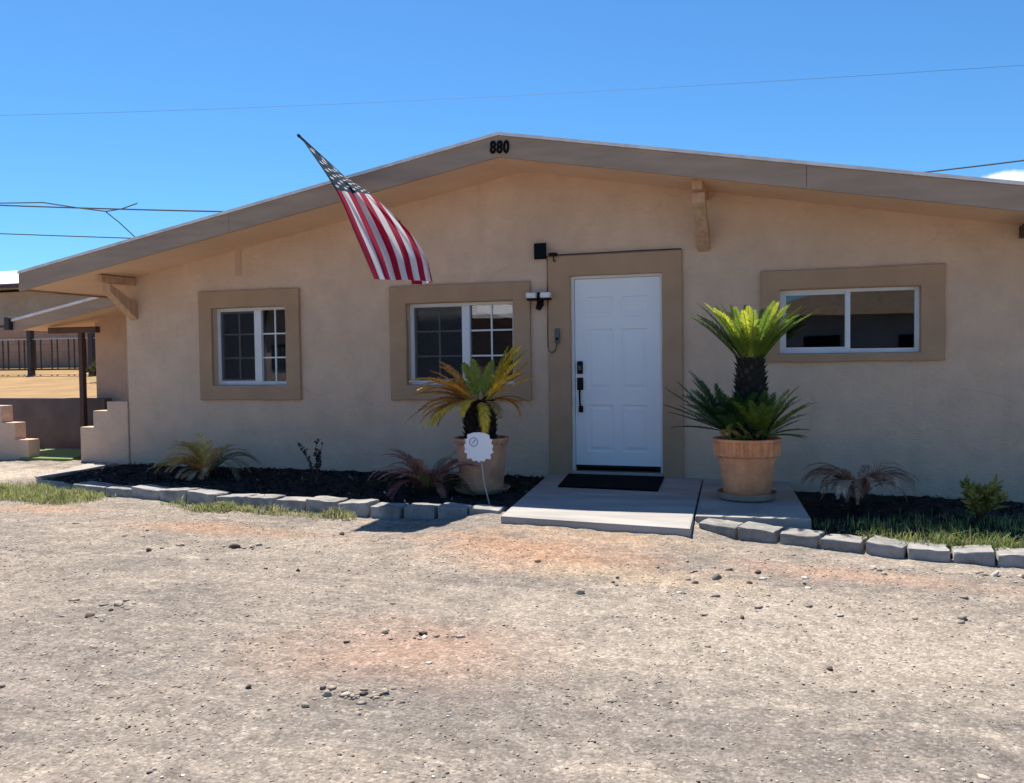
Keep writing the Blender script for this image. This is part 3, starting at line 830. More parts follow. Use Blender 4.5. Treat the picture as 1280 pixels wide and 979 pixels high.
def trunk(name, c, r0, r1, h, parent, col_=(.035, .025, .02), lean=(0, 0)):
    # cycad stem: core plus spiralling leaf-base scales
    V, F, C = [], [], []
    n = 24; m = 10
    for j in range(m + 1):
        t = j / m; r = (r0 + (r1 - r0) * t) * (1 + .08 * sin(t * pi))
        for k in range(n):
            a = 2 * pi * k / n; V.append(Vector((c[0] + lean[0] * t + r * cos(a), c[1] + lean[1] * t + r * sin(a), c[2] + h * t)))
    for j in range(m):
        for k in range(n): F.append((j * n + k, j * n + (k + 1) % n, (j + 1) * n + (k + 1) % n, (j + 1) * n + k)); C.append(tuple(x * .5 for x in col_))
    F.append(tuple(m * n + k for k in range(n))); C.append(tuple(x * .7 for x in col_))
    R_ = random.Random(5)
    cnt = int(h / .0045)
    for i in range(cnt):
        t = (i + .5) / cnt; a = i * 2.39996
        r = (r0 + (r1 - r0) * t) * (1 + .08 * sin(t * pi))
        o = Vector((cos(a), sin(a), 0)); s = Vector((-sin(a), cos(a), 0))
        b = Vector((c[0] + lean[0] * t, c[1] + lean[1] * t, c[2] + h * t)) + o * (r - .006)
        w = .020 * R_.uniform(.7, 1.2); l = .042 * R_.uniform(.7, 1.3)
        k = len(V)
        V += [b - s * w - Vector((0, 0, .016)), b + s * w - Vector((0, 0, .016)), b + s * w * .8 + Vector((0, 0, .02)), b - s * w * .8 + Vector((0, 0, .02)), b + o * l * .8 + Vector((0, 0, l))]
        F += [(k, k + 1, k + 4), (k + 1, k + 2, k + 4), (k + 2, k + 3, k + 4), (k + 3, k, k + 4)]
        f = R_.uniform(.5, 1.7); C += [tuple(x * f for x in col_)] * 4
    return np_mesh(name, [tuple(v) for v in V], F, M['trunk'], parent, C=C)

def pot(c, rb, rt, h, rim_h, mat, parent, flutes=26, rim_out=.022):
    n = flutes * 4
    prof = [(rb * .96, 0), (rb, .012), (rb + (rt - rb) * .5, h * .5), (rb + (rt - rb) * .93, h - rim_h), (rt - .012, h - rim_h + .003), (rt + rim_out * .3, h - rim_h + .008), (rt + rim_out, h - rim_h + .02), (rt + rim_out, h - .03), (rt + rim_out * 1.25, h - .022), (rt + rim_out * 1.25, h), (rt - .015, h + .002), (rt - .02, h - .05)]
    def mod(i, k, r):
        if 6 <= i <= 7: return r - (.026 if (k // 2) % 2 else 0)
        return r
    m = MB().lathe(prof, c, n, mod); o = m.build('pot', mat, parent, smooth=True, angle=35)
    s = MB().lathe([(rt - .022, h - .055), (rt - .022, h - .045), (rt * .5, h - .03), (.01, h - .02)], c, 40).build('soil', M['soil'], parent)
    return o

# right potted sago palm
PX, PY = 1.865, -1.18
pr = empty('potted_palm', (PX, PY, 0), 'tall green sago palm in an orange fluted terracotta pot right of the door', 'potted plant')
MB().lathe([(.20, 0), (.235, .008), (.262, .062), (.25, .064), (.232, .03), (.05, .028)], (PX, PY, 0), 56).build('saucer', M['saucer'], pr, smooth=True, angle=40)
pot((PX, PY, .03), .20, .262, .50, .16, M['terracotta'], pr)
trunk('trunk', (PX + .03, PY, .48), .138, .108, .75, pr, (.030, .028, .024), (.01, -.12))
R1 = random.Random(21); parts = []
top = (PX + .045, PY - .12, 1.20)
for i in range(16):
    az = i * 2.39996 + .8; el = radians(R1.uniform(50, 60))
    parts.append(frond((top[0] + .07 * cos(az), top[1] + .07 * sin(az), top[2] - .03), az, el, R1.uniform(.56, .66), R1.uniform(.3, .7), 46, .085, .0125, .30, .8, c=(.10, .17, .025), cvar=.22, rnd=R1, start=.16, rach=.009))
for i in range(24):
    az = i * 2.39996 + R1.uniform(-.15, .15); t = (i + .5) / 24
    el = radians(80 - 26 * t ** .8 + R1.uniform(-4, 4))
    lit = (.46, .52, .055) if R1.random() < .7 else (.22, .31, .045)  # most inner fronds get a sunlit yellow-green, light put into the colour
    parts.append(frond((top[0] + .06 * cos(az), top[1] + .06 * sin(az), top[2] - .02), az, el, (.50 + .16 * t) * R1.uniform(.94, 1.06), .15 + .55 * t * R1.uniform(.5, 1.1), 46, .088, .0125, .36, .85, c=lit, cvar=.22, rnd=R1, start=.16, rach=.009))
crown('crown', parts, M['frond'], pr)
parts = []
for i in range(30):
    az = radians(195 + R1.uniform(-80, 75)); el = radians(R1.uniform(4, 66))
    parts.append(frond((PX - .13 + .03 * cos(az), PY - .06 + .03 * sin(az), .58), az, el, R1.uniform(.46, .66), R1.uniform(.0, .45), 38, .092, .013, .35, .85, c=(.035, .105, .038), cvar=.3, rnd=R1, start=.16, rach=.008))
crown('side_crown', parts, M['frond'], pr)
parts = []
for i in range(14):
    az = radians(R1.uniform(-140, -30)); el = radians(R1.uniform(45, 86))
    parts.append(frond((PX + R1.uniform(-.12, .14), PY - .13, .54), az, el, R1.uniform(.32, .52), R1.uniform(.2, .6), 32, .092, .013, .35, .8, c=(.055, .13, .035), cvar=.3, rnd=R1, start=.16, rach=.008))
for i in range(26):
    az = radians(R1.uniform(-120, 65)); el = radians(R1.uniform(4, 72))
    parts.append(frond((PX + .11 + .05 * cos(az), PY - .10, .55), az, el, R1.uniform(.32, .54), R1.uniform(.1, .7), 30, .08, .013, .35, .8, c=(.13, .22, .04), cvar=.3, rnd=R1, start=.16, rach=.008))
for i in range(9):
    az = radians(R1.uniform(-160, -20)); el = radians(R1.uniform(10, 70))
    parts.append(frond((PX + R1.uniform(-.18, .1), PY - .17, .52), az, el, R1.uniform(.12, .22), .4, 14, .055, .016, .5, .8, c=(.26, .33, .07) if i % 2 else (.36, .27, .13), cvar=.3, rnd=R1, start=.2))
crown('side_crown', parts, M['frond'], pr)

# left potted sago palm, yellowed
QX, QY = -.62, -1.12
pl = empty('potted_palm', (QX, QY, -.03), 'short yellowing sago palm in a wide clay pot beside the mulch bed window', 'potted plant')
MB().lathe([(.22, 0), (.25, .01), (.275, .05), (.262, .052), (.24, .025), (.05, .024)], (QX, QY, -.04), 56).build('saucer', M['saucer'], pl, smooth=True, angle=40)
pot((QX, QY, -.01), .205, .25, .50, .06, M['oldpot'], pl, rim_out=.012)
trunk('trunk', (QX - .01, QY, .45), .145, .135, .40, pl, (.022, .016, .014))
R2 = random.Random(8); parts = []
tp = (QX - .01, QY, .83)
YEL, ORG, GRN, BRN = (.86, .56, .075), (.84, .40, .08), (.42, .43, .07), (.55, .31, .12)
spec = []
for i in range(26): spec.append((R2.uniform(135, 250), R2.uniform(0, 50), R2.uniform(.50, .74), R2.uniform(.5, 1.5), R2.choice([YEL, ORG, YEL, BRN])))
for i in range(16): spec.append((R2.uniform(-60, 70), R2.uniform(28, 78), R2.uniform(.48, .66), R2.uniform(.0, .6), R2.choice([GRN, YEL, YEL])))
for i in range(4): spec.append((R2.uniform(60, 140), R2.uniform(30, 70), R2.uniform(.35, .5), R2.uniform(.2, .6), R2.choice([GRN, YEL])))
for i in range(4): spec.append((R2.uniform(-45, 25), R2.uniform(5, 25), R2.uniform(.35, .48), R2.uniform(1.2, 2.0), R2.choice([ORG, BRN])))
for i in range(4): spec.append((R2.uniform(185, 300), R2.uniform(0, 30), R2.uniform(.38, .5), R2.uniform(1.2, 2.0), R2.choice([BRN, YEL])))
for az, el, L, bd, cc in spec:
    az = radians(az)
    parts.append(frond((tp[0] + .07 * cos(az), tp[1] + .07 * sin(az), tp[2]), az, radians(el), L, bd, 40, .095, .018, R2.uniform(.1, .5), .8, c=cc, cvar=.3, rnd=R2, start=.16, rach=.009))
crown('crown', parts, M['dryfrond'], pl)

# small ground palms
def ground_palm(c, specs, label, cat='plant', nm='ground_palm', leaf=.085, seed=1, lw=.014, mat='dryfrond'):
    R_ = random.Random(seed)
    e = empty(nm, c, label, cat)
    parts = []
    for az, el, L, bd, cc in specs:
        a = radians(az)
        parts.append(frond((c[0] + .03 * cos(a), c[1] + .03 * sin(a), c[2] + .02), a, radians(el), L, bd, 30, leaf, lw, .35, .8, c=cc, cvar=.35, rnd=R_, start=.14, rach=.007))
    crown('fronds', parts, M[mat], e)
    trunk('stem', (c[0], c[1], c[2] - .03), .06, .05, .13, e, (.05, .035, .025))
    return e
R3 = random.Random(3); U = R3.uniform
sp = [(U(90, 260), U(38, 82), U(.48, .68), U(1.1, 2.0), R3.choice([(.78, .52, .13), (.50, .38, .11), (.70, .42, .17), (.86, .64, .20)])) for _ in range(34)] + \
     [(U(-30, 20), U(45, 66), U(.55, .70), U(1.7, 2.2), R3.choice([(.17, .20, .08), (.26, .25, .14)])) for _ in range(7)] + \
     [(U(230, 310), U(20, 50), U(.3, .42), U(1.4, 2.2), R3.choice([(.72, .5, .3), (.62, .42, .22)])) for _ in range(9)]
ground_palm((-4.02, -.78, -.04), sp, 'low yellow green drooping palm below the left window', seed=31, leaf=.10)
sp = [(U(0, 360), U(35, 80), U(.46, .68), U(1.0, 2.2), R3.choice([(.34, .13, .11), (.42, .18, .13), (.54, .31, .21), (.22, .10, .09)])) for _ in range(30)] + \
     [(U(-30, 30), U(30, 50), U(.5, .62), U(1.3, 1.7), (.12, .085, .03)) for _ in range(3)] + [(250, 70, .22, .5, (.24, .34, .08)), (280, 60, .2, .5, (.24, .34, .08))]
ground_palm((-1.10, -1.32, -.04), sp, 'withered reddish brown palm in the mulch left of the clay pot', seed=32, leaf=.095)
sp = [(U(0, 360), U(74, 90), U(.46, .70), U(2.2, 3.1), R3.choice([(.62, .42, .30), (.46, .29, .20), (.74, .55, .40), (.32, .19, .14)])) for _ in range(54)]
ground_palm((2.78, -1.0, -.08), sp, 'dead grey brown palm drooping beside the concrete pad', seed=33, leaf=.075, lw=.014)

def leafy(c, n, rx, rz, cols, label, cat, seed, stems=7, ll=(.04, .09), lw=.012, nm='bush', upright=.4, mat='grass'):
    R_ = random.Random(seed)
    e = empty(nm, c, label, cat)
    st = MB(); V, F, C = [], [], []
    for s in range(stems):
        a = R_.uniform(0, 2 * pi); h = rz * R_.uniform(.6, 1); r = rx * R_.uniform(.2, 1)
        pts = [Vector((c[0] + .02 * cos(a), c[1] + .02 * sin(a), c[2] - .02))]
        for k in range(1, 7):
            t = k / 6; pts.append(Vector((c[0] + r * t ** 1.3 * cos(a) + R_.uniform(-.012, .012), c[1] + r * t ** 1.3 * sin(a) + R_.uniform(-.012, .012), c[2] + h * t)))
        st.tube(pts, [.006 - .0006 * i for i in range(7)], 5)
        for i in range(n // stems):
            t = R_.uniform(.25, 1) ** .8; q = t * 6; k = min(5, int(q)); p = pts[k].lerp(pts[k + 1], q - k)
            d = Vector((R_.uniform(-1, 1), R_.uniform(-1, 1), R_.uniform(-.4, 1) + upright)).normalized(); sd = d.cross(Vector((R_.uniform(-1, 1), R_.uniform(-1, 1), .3))).normalized()
            L = R_.uniform(*ll); w = lw * R_.uniform(.7, 1.3); k0 = len(V)
            V += [p, p + d * L * .5 + sd * w, p + d * L, p + d * L * .5 - sd * w]; F.append((k0, k0 + 1, k0 + 2, k0 + 3))
            f = R_.uniform(.7, 1.3); cc = R_.choice(cols); C.append(tuple(x * f for x in cc))
    st.build('stems', M['darkwood'], e)
    np_mesh('leaves', [tuple(v) for v in V], F, M[mat], e, C=C)
    return e
leafy((-2.48, -1.05, -.04), 150, .22, .50, [(.05, .03, .035), (.08, .04, .04), (.10, .075, .06)], 'thin bare shrub with dark reddish leaves in the middle of the mulch', 'shrub', 5, 6, (.03, .06), .012, 'shrub')
leafy((3.66, -1.30, -.12), 620, .30, .33, [(.28, .26, .06), (.34, .30, .07), (.19, .20, .05)], 'olive green leafy bush in the right bed against the wall', 'bush', 6, 14, (.05, .11), .012, 'bush')

leafy((-11.7, 6.0, .84), 420, .55, .46, [(.05, .06, .03), (.08, .09, .04), (.12, .11, .06)], 'dark low shrub in the golden yard before the iron fence', 'shrub', 9, 12, (.05, .12), .03, 'shrub')
# grass as ground cover
def grass(name, spots, n, h, cols, label, lw=.0035):
    """spots: (cx, cy, rx, ry, weight)"""
    V = np.zeros((n, 5, 3)); C = np.zeros((n, 3)); cols = np.array(cols)
    w = np.array([s[4] for s in spots], float); w /= w.sum()
    pick = rng.choice(len(spots), n, p=w)
    hs = 1.0
    for i in range(n):
        cx, cy, rx, ry, _ = spots[pick[i]]
        a = rng.random() * 2 * pi; r = rng.random() ** .6
        x, y = cx + rx * r * cos(a), cy + ry * r * sin(a)
        cl = mn.noise(Vector((x * 6, y * 6, 1.7))) + .6 * mn.noise(Vector((x * 15, y * 15, 4)))
        if cl < -.05 and rng.random() < .8:
            x += .12 * rng.standard_normal(); y += .06 * rng.standard_normal()
        z = gz(x, y) + .005
        if y > -2.6 and x > 1.6 : z = -.095 - .014 * max(0, x - 1.6)
        hh = h * (.35 + .75 * rng.random()) * (1.1 - .6 * r) * (1 + .9 * max(-.5, min(.6, cl)))
        az = rng.random() * 2 * pi; ln = rng.random() * .9
        d = np.array([cos(az), sin(az), 0]); s = np.array([-sin(az), cos(az), 0]) * lw
        b = np.array([x, y, z]); m1 = b + d * hh * ln * .3 + np.array([0, 0, hh * .6]); t = b + d * hh * ln + np.array([0, 0, hh * (1 - .35 * ln)])
        V[i] = [b - s, b + s, m1 + s * .8, m1 - s * .8, t]
        C[i] = cols[rng.integers(len(cols))] * (.7 + .6 * rng.random())
    k = (np.arange(n) * 5)[:, None]
    T = np.concatenate([k + np.array([[0, 1, 2]]), k + np.array([[0, 2, 3]]), k + np.array([[3, 2, 4]])], 1).reshape(-1, 3)
    o = np_mesh(name, V.reshape(-1, 3), T, M['grass'], C=np.repeat(C, 3, 0))
    return tag(o, label, 'grass', kind='stuff')
GG = [(.26, .32, .10), (.31, .36, .12), (.42, .40, .19), (.20, .27, .08), (.5, .44, .25)]
grass('grass', [(-5.35, -2.05, .85, .32, 4), (-4.7, -2.15, .4, .3, 1.5), (-5.3, -1.62, .3, .12, .4)], 9000, .135, GG, 'green grass clump at the left end of the edging blocks', .0026)
grass('grass', [(-2.75, -2.32, .36, .13, 3), (-2.1, -2.36, .5, .09, 1.2), (-1.55, -2.38, .25, .09, 1), (-3.25, -2.22, .25, .05, .3), (-2.75, -2.30, .2, .12, 2)], 2600, .085, GG + [(.4, .36, .2)], 'sparse grass tufts growing along the front of the left edging blocks')
grass('grass', [(3.3, -2.42, .75, .13, 3), (3.9, -2.45, .6, .2, 4), (4.5, -2.1, .7, .5, 3), (3.1, -1.9, .7, .4, 1.2), (3.9, -1.5, .9, .5, 1.6)], 5600, .15, [(.16, .24, .06), (.22, .30, .08), (.30, .34, .11), (.11, .17, .05), (.36, .33, .15)], 'green grass growing in the right bed behind the edging blocks')
tv = grass('grass', [(-2.0, -1.93, .9, .05, 1), (-4.6, -1.75, .4, .06, 1)], 260, .10, GG, 'thin green weeds poking from the edge of the mulch')
# bright turf patch on the walkway
o = slab('turf_mat', [(-7.55, -.05), (-6.72, -.02), (-7.3, 1.0), (-8.2, 1.0)], -.06, .012, simple('astro_turf', (.26, .36, .11), (.19, .28, .08), 30, .9, 150, 1, .02), 'bright green turf mat on the walkway between the stepped walls', 'mat', .004)

# ------------------------------------------------------------------ yard sign
sg = empty('yard_sign', (-.27, -1.86, -.04), 'small white badge shaped yard sign on a thin stake before the clay pot', 'sign')
sx, sz, sy = -.385, .455, -1.84
out = []
key = [(-.105, .125), (-.05, .142), (0, .146), (.05, .142), (.10, .125), (.105, .09), (.128, .085), (.118, .05), (.135, .03), (.125, -.005), (.138, -.03), (.108, -.045), (.112, -.09), (.07, -.085), (.05, -.112), (.02, -.102), (0, -.122), (-.02, -.102), (-.05, -.112), (-.07, -.085), (-.112, -.09), (-.108, -.045), (-.138, -.03), (-.125, -.005), (-.135, .03), (-.118, .05), (-.128, .085), (-.105, .09)]
m = MB(); m.prism([(sx + a, sz + b) for a, b in key], 'y', sy - .004, sy + .004); m.build('board', M['signwhite'], sg)
m = MB()
for k in range(14):
    a0, a1 = 2 * pi * k / 14, 2 * pi * (k + 1) / 14
    m.bar((sx - .045 + .038 * cos(a0), sy - .0055, sz + .06 + .038 * sin(a0)), (sx - .045 + .038 * cos(a1), sy - .0055, sz + .06 + .038 * sin(a1)), .009, .0025, (0, 1, 0))
m.bar((sx - .055, sy - .0055, sz + .045), (sx - .03, sy - .0055, sz + .08), .012, .0025, (0, 1, 0))
m.build('emblem', M['signblue'], sg)
m = MB(); m.tube([(sx + .005, sy + .009, sz + .02), (sx + .045, sy + .006, .15), (-.26, -1.86, -.12)], .0065, 6); m.build('stake', M['wood_stake'], sg)

# ------------------------------------------------------------------ fixtures on the front wall
e = empty('solar_panel', (-.31, 0, 2.30), 'small square black solar panel on the wall at the door trim corner', 'solar panel')
MB().box(-.38, -.245, -.075, -.055, 2.30, 2.47, .004).build('panel', M['panelblack'], e)
MB().box(-.33, -.30, -.054, -.001, 2.36, 2.41).build('mount', M['black'], e)
e = empty('security_camera', (-.17, 0, 2.3), 'tiny dark camera on an arm at the top left corner of the door trim', 'camera')
MB().box(-.215, -.125, -.10, -.045, 2.325, 2.36, .006).build('body', M['black'], e)
MB().tube([(-.165, -.07, 2.325), (-.165, -.07, 2.285), (-.155, -.043, 2.27)], .008, 6).build('arm', M['black'], e)
e = empty('security_light', (-.32, 0, 1.85), 'twin headed white security floodlight with black body between window and door', 'wall light')
for x in (-.40, -.245):
    h = MB(); h.box(x - .055, x + .055, -.15, -.06, 1.885, 1.945, .012); o = h.build('head', M['lampwhite'], e)
    k = MB(); k.box(x - .05, x + .05, -.14, -.055, 1.862, 1.884, .004); k.build('bracket', M['black'], o)
b = MB(); b.box(-.352, -.292, -.09, -.001, 1.80, 1.95, .012); b.tube([(-.32, -.06, 1.87), (-.32, -.09, 1.80), (-.335, -.10, 1.765)], [.028, .035, .03], 10); b.build('body', M['black'], e)
e = empty('doorbell', (-.135, 0, 1.5), 'small dark grey doorbell unit on the left side of the door trim', 'doorbell')
MB().box(-.162, -.108, -.072, -.0425, 1.40, 1.56, .008).build('body', M['grey_plastic'], e)
MB().lathe([(.016, 0), (.016, .004), (.012, .006)], (0, 0, 0), 16).build('button', M['black'], e)
bt = [c for c in e.children if c.name.startswith('button')][0]; bt.rotation_euler = (radians(90), 0, 0); bt.location = (0, -.073, -.05)
w = MB(); pts = [(-.252, -.012, 2.34), (-.252, -.012, 1.95), (-.254, -.012, 1.6), (-.252, -.012, 1.37), (-.235, -.05, 1.325), (-.20, -.05, 1.305), (-.16, -.052, 1.33), (-.14, -.055, 1.40)]
w.tube(pts, .005, 6); o = w.build('cable', M['brownwire']); tag(o, 'thin dark cable running down the left edge of the door trim', 'cable')
w = MB(); w.tube([(-.14, -.048, 2.338), (.3, -.046, 2.339), (.8, -.046, 2.341), (1.17, -.046, 2.338)], .007, 6); o = w.build('cable', M['brownwire']); tag(o, 'thin dark cable along the top of the door trim', 'cable')

# ------------------------------------------------------------------ flag
def make_flag():
    tip = Vector((-2.311, -1.50, 3.422)); base = Vector((-2.005, -.02, 2.765))
    e = empty('flag', base, 'red white and blue striped flag with stars on a pole slanting from the wall', 'flag')
    MB().tube([base, tip + (tip - base).normalized() * .02], .012, 10).build('pole', M['iron'], e)
    MB().tube([tip + (tip - base).normalized() * .02, tip + (tip - base).normalized() * .045], [.017, .012], 10).build('finial', M['black'], e)
    m = MB(); m.tube([base + Vector((0, .0, 0)), base + (tip - base).normalized() * .09], .02, 10); m.box(base.x - .04, base.x + .04, -.012, -.0005, base.z - .06, base.z + .05); m.build('bracket', M['black'], e)
    nu, nv = 130, 220                       # across the hoist, along the fly
    pd = (base - tip).normalized()
    V = np.zeros((nu + 1, nv + 1, 3))
    # fly edges: outer (top edge) hangs from the tip, blown a little to the right
    HO = 1.08
    def curve(pts, v):
        vs = [p[0] for p in pts]
        k = max(0, min(len(pts) - 2, sum(1 for q in vs if q <= v) - 1))
        P = [Vector(p[1]) for p in pts]
        def tan(m):
            a_, b_ = max(0, m - 1), min(len(P) - 1, m + 1)
            return (P[b_] - P[a_]) / (vs[b_] - vs[a_])
        h = vs[k + 1] - vs[k]; t = (v - vs[k]) / h
        return P[k] * (2 * t**3 - 3 * t**2 + 1) + tan(k) * h * (t**3 - 2 * t**2 + t) + P[k + 1] * (-2 * t**3 + 3 * t**2) + tan(k + 1) * h * (t**3 - t**2)
    TP = [(0, (0, 0, 0)), (.4, (.457, -.15, -.569)), (.7, (.765, -.35, -1.04)), (1, (1.019, -.50, -1.456))]
    RP = [(0, tuple(pd * HO * .6)), (.4, (.63, .25, -.555)), (.7, (1.094, .10, -.962)), (.85, (1.277, .05, -1.203)), (1, (1.346, .05, -1.445))]
    def top(v): return tip + curve(TP, v)
    def right(v): return tip + curve(RP, v)
    for j in range(nv + 1):
        v = j / nv
        a = .34 + .45 * (v * v * (3 - 2 * v))                          # share of the hoist that faces out
        T, Rr = top(v), right(v)
        for i in range(nu + 1):
            s = i / nu
            hp = tip + pd * (HO * s)
            if s <= a:
                t = s / a; t2 = 1 - (1 - t) ** 1.18; p = T.lerp(Rr, t2)
                fold = (.055 * sin(t * 3.0 * pi + .6 + 1.2 * v) + .034 * sin(t * 6.6 * pi + 2.4 * v + 1) + .012 * sin(t * 13 * pi - 3 * v)) * min(1, v * 1.6) * (1 - abs(2 * t - 1) ** 6)
                p = p + Vector((.43, -.90, .0)) * fold - Vector((.02, .06, 0)) * sin(t * pi) * v
            else:
                t = (s - a) / (1 - a)
                back = Rr + Vector((-.30 * (.4 + .6 * v), .14 + .05 * v, -.02 + .02 * t))
                p = Rr.lerp(back, t) + Vector((.0, .06, 0)) * sin(pi * t)
                p = p + Vector((0, .02 * sin(4 * pi * t), 0))
            w = max(0, 1 - v / .16); w = w * w * (3 - 2 * w)
            V[i, j] = p.lerp(hp, w)
    idx = np.arange((nu + 1) * (nv + 1)).reshape(nu + 1, nv + 1)
    F = np.stack([idx[:-1, :-1], idx[1:, :-1], idx[1:, 1:], idx[:-1, 1:]], -1).reshape(-1, 4)
    C = np.zeros((nu, nv, 3)); red, white, blue = (.42, .015, .055), (.84, .82, .82), (.018, .05, .085)
    for i in range(nu):
        s = (i + .5) / nu
        C[i, :] = red if int(s * 13) % 2 == 0 else white
        for j in range(nv):
            v = (j + .5) / nv
            if v < .4 and s < 7 / 13:
                C[i, j] = blue
                # nine rows, alternately six and five stars across eleven columns
                x, y = v / .4 * 12, s / (7 / 13) * 10
                cx, cy = round(x), round(y)
                best = 9
                for ax in (cx - 1, cx, cx + 1):
                    for ay in (cy - 1, cy, cy + 1):
                        if 1 <= ax <= 11 and 1 <= ay <= 9 and (ax + ay) % 2 == 0:
                            dx, dy = (x - ax) * .0633 * 1.52 / 1.9 * 1.25, (y - ay) * .049
                            r = math.hypot(dx, dy); an = math.atan2(dx, -dy)
                            k = (an % (2 * pi / 5)) - pi / 5
                            lim = .0125 / max(.2, cos(pi / 5 - abs(k)) * 1.0) * (.55 + .75 * (abs(k) / (pi / 5)))
                            if r < lim + .0055: C[i, j] = white
    o = np_mesh('cloth', V.reshape(-1, 3), F, M['flag'], e, C=C.reshape(-1, 3), smooth=True)
make_flag()

# ------------------------------------------------------------------ loose rocks
ROCKS = [
 (-1.52, -5.15, .055, 'd', 'dark rock lying foremost of the three at the left of the lot'), (-1.51, -4.93, .06, 'p', 'pale flat rock beside a dark rock at the left of the lot'), (-1.48, -5.02, .03, 'd', 'small dark stone between two larger rocks at the left of the lot'),
 (-2.20, -3.53, .065, 'p', 'pale rock in the row of stones in front of the left bed'), (-2.30, -3.75, .05, 'd', 'dark stone left of the pale rock in the row of stones'), (-2.26, -3.66, .03, 'd', 'tiny dark stone beside a dark stone in the row'),
 (-1.70, -3.55, .07, 'd', 'long dark flat rock at the right end of the row of stones'), (-1.55, -3.46, .045, 'p', 'pale stone touching the long dark flat rock'), (-1.15, -2.92, .06, 'd', 'dark brown rock lying just left of the flag shadow'),
 (-.89, -3.99, .04, 'd', 'lone dark stone in the middle of the left half of the lot'), (.43, -4.92, .05, 'd', 'dark stone on pale grit left of the pink dirt patch'), (.24, -4.97, .05, 'p', 'pale flat stone near a dark stone above the pink dirt'),
 (-.03, -5.78, .035, 'd', 'lone small dark stone near the bottom of the lot'), (.34, -5.75, .05, 'p', 'pale chunk at the left of the pebble cluster'), (.49, -5.69, .045, 'd', 'dark chunk in the middle of the pebble cluster'), (.57, -5.66, .04, 'p', 'small tan pebble at the right end of the cluster'), (.30, -5.87, .04, 'p', 'white stone just below the pebble cluster'),
 (1.80, -3.51, .075, 'g', 'blocky grey rock out in front of the doorstep'), (2.04, -3.32, .045, 'd', 'dark stone right of the blocky grey rock'), (2.00, -3.55, .035, 'd', 'small brown stone below right of the blocky grey rock'), (1.68, -3.62, .04, 'g', 'small stone touching the left of the blocky grey rock'),
 (1.05, -4.01, .07, 'p', 'rounded tan rock alone in the middle of the lot'), (2.00, -4.27, .04, 'd', 'dark stone alone on the pale patch at the right'), (2.42, -4.87, .035, 'd', 'small dark stone farthest right near the lot middle'), (3.45, -2.98, .07, 'w', 'white broken stone by the right edging blocks'), (3.62, -3.0, .07, 'd', 'dark rock next to a white stone at the right edge'),
 (.62, -3.45, .045, 'o', 'small tan stone in the orange dirt before the doorstep'), (2.75, -2.98, .045, 'w', 'small white chip below the right edging blocks')]
RC = {'d': (.11, .085, .068), 'p': (.37, .315, .25), 'g': (.17, .155, .14), 'w': (.50, .46, .40), 'o': (.36, .24, .15)}
IV2, IF2 = ico(2)
for x, y, s, k, lab in ROCKS:
    r_ = np.random.default_rng(int(abs(x * 1000 + y * 77)))
    d = np.array([1 + .45 * mn.noise(Vector(v.tolist()) * 1.3 + Vector((x * 9, y * 7, 0))) + .15 * mn.noise(Vector(v.tolist()) * 4 + Vector((x, y, 2))) for v in IV2])
    Vv = IV2 * d[:, None] * np.array([s * .62, s * .45, s * .36]) * r_.uniform(.85, 1.15, 3)
    for _ in range(9):
        nrm = r_.normal(size=3); nrm /= np.linalg.norm(nrm)
        pr_ = Vv @ nrm; cutd = pr_.max() * r_.uniform(.55, .8)
        Vv = Vv - np.outer(np.maximum(0, pr_ - cutd), nrm)
    a = r_.uniform(0, 3); Vv = Vv @ np.array([[cos(a), -sin(a), 0], [sin(a), cos(a), 0], [0, 0, 1]])
    C = np.tile(np.array(RC[k]) , (len(IF2), 1)) * r_.uniform(.75, 1.25, (len(IF2), 1))
    o = np_mesh('rock', Vv, IF2, M['stone'], C=C); o.location = (x, y, gz(x, y) + fine(x, y) + s * .10)
    tag(o, lab, 'rock', 'loose rocks on the dirt lot')

# ------------------------------------------------------------------ overhead wires
def wire(pts, r, label):
    P = [Vector(p) for p in pts]
    w = MB(); w.tube(P, r, 5); o = w.build('power_line', M['wire']); tag(o, label, 'wire', 'overhead wires')
def sag(a, b, s, n=24): 
    a, b = Vector(a), Vector(b)
    return [a.lerp(b, i / n) - Vector((0, 0, s * 4 * (i / n) * (1 - i / n))) for i in range(n + 1)]
wire(sag((-42, 14, 11.4), (32, 14, 7.3), .9), .004, 'thin high overhead wire crossing the whole sky above the roof')
wire(sag((-34, 14, 7.75), (-10, 14, 5.55), .1), .024, 'thick twisted overhead cable upper of the two at the left')
wire([(-23.6, 13.98, 6.76), (-21.5, 13.96, 6.64), (-20.0, 13.95, 6.36), (-18.9, 13.95, 6.18), (-18.3, 13.95, 6.22), (-17.7, 13.97, 6.36)], .020, 'slack loop of cable hanging below the upper left cable')
wire([(-18.9, 13.94, 6.16), (-18.4, 13.94, 5.8), (-17.8, 13.94, 5.3), (-17, 13.94, 4.6)], .018, 'short drop wire slanting from the cable splice to the roof')
wire(sag((-34, 14, 6.66), (-10, 14, 4.65), .05), .018, 'lower straight overhead cable at the left')
wire(sag((-2, 14, 5.4), (24, 14, 7.5), .5), .018, 'short overhead cable rising above the right roof slope')

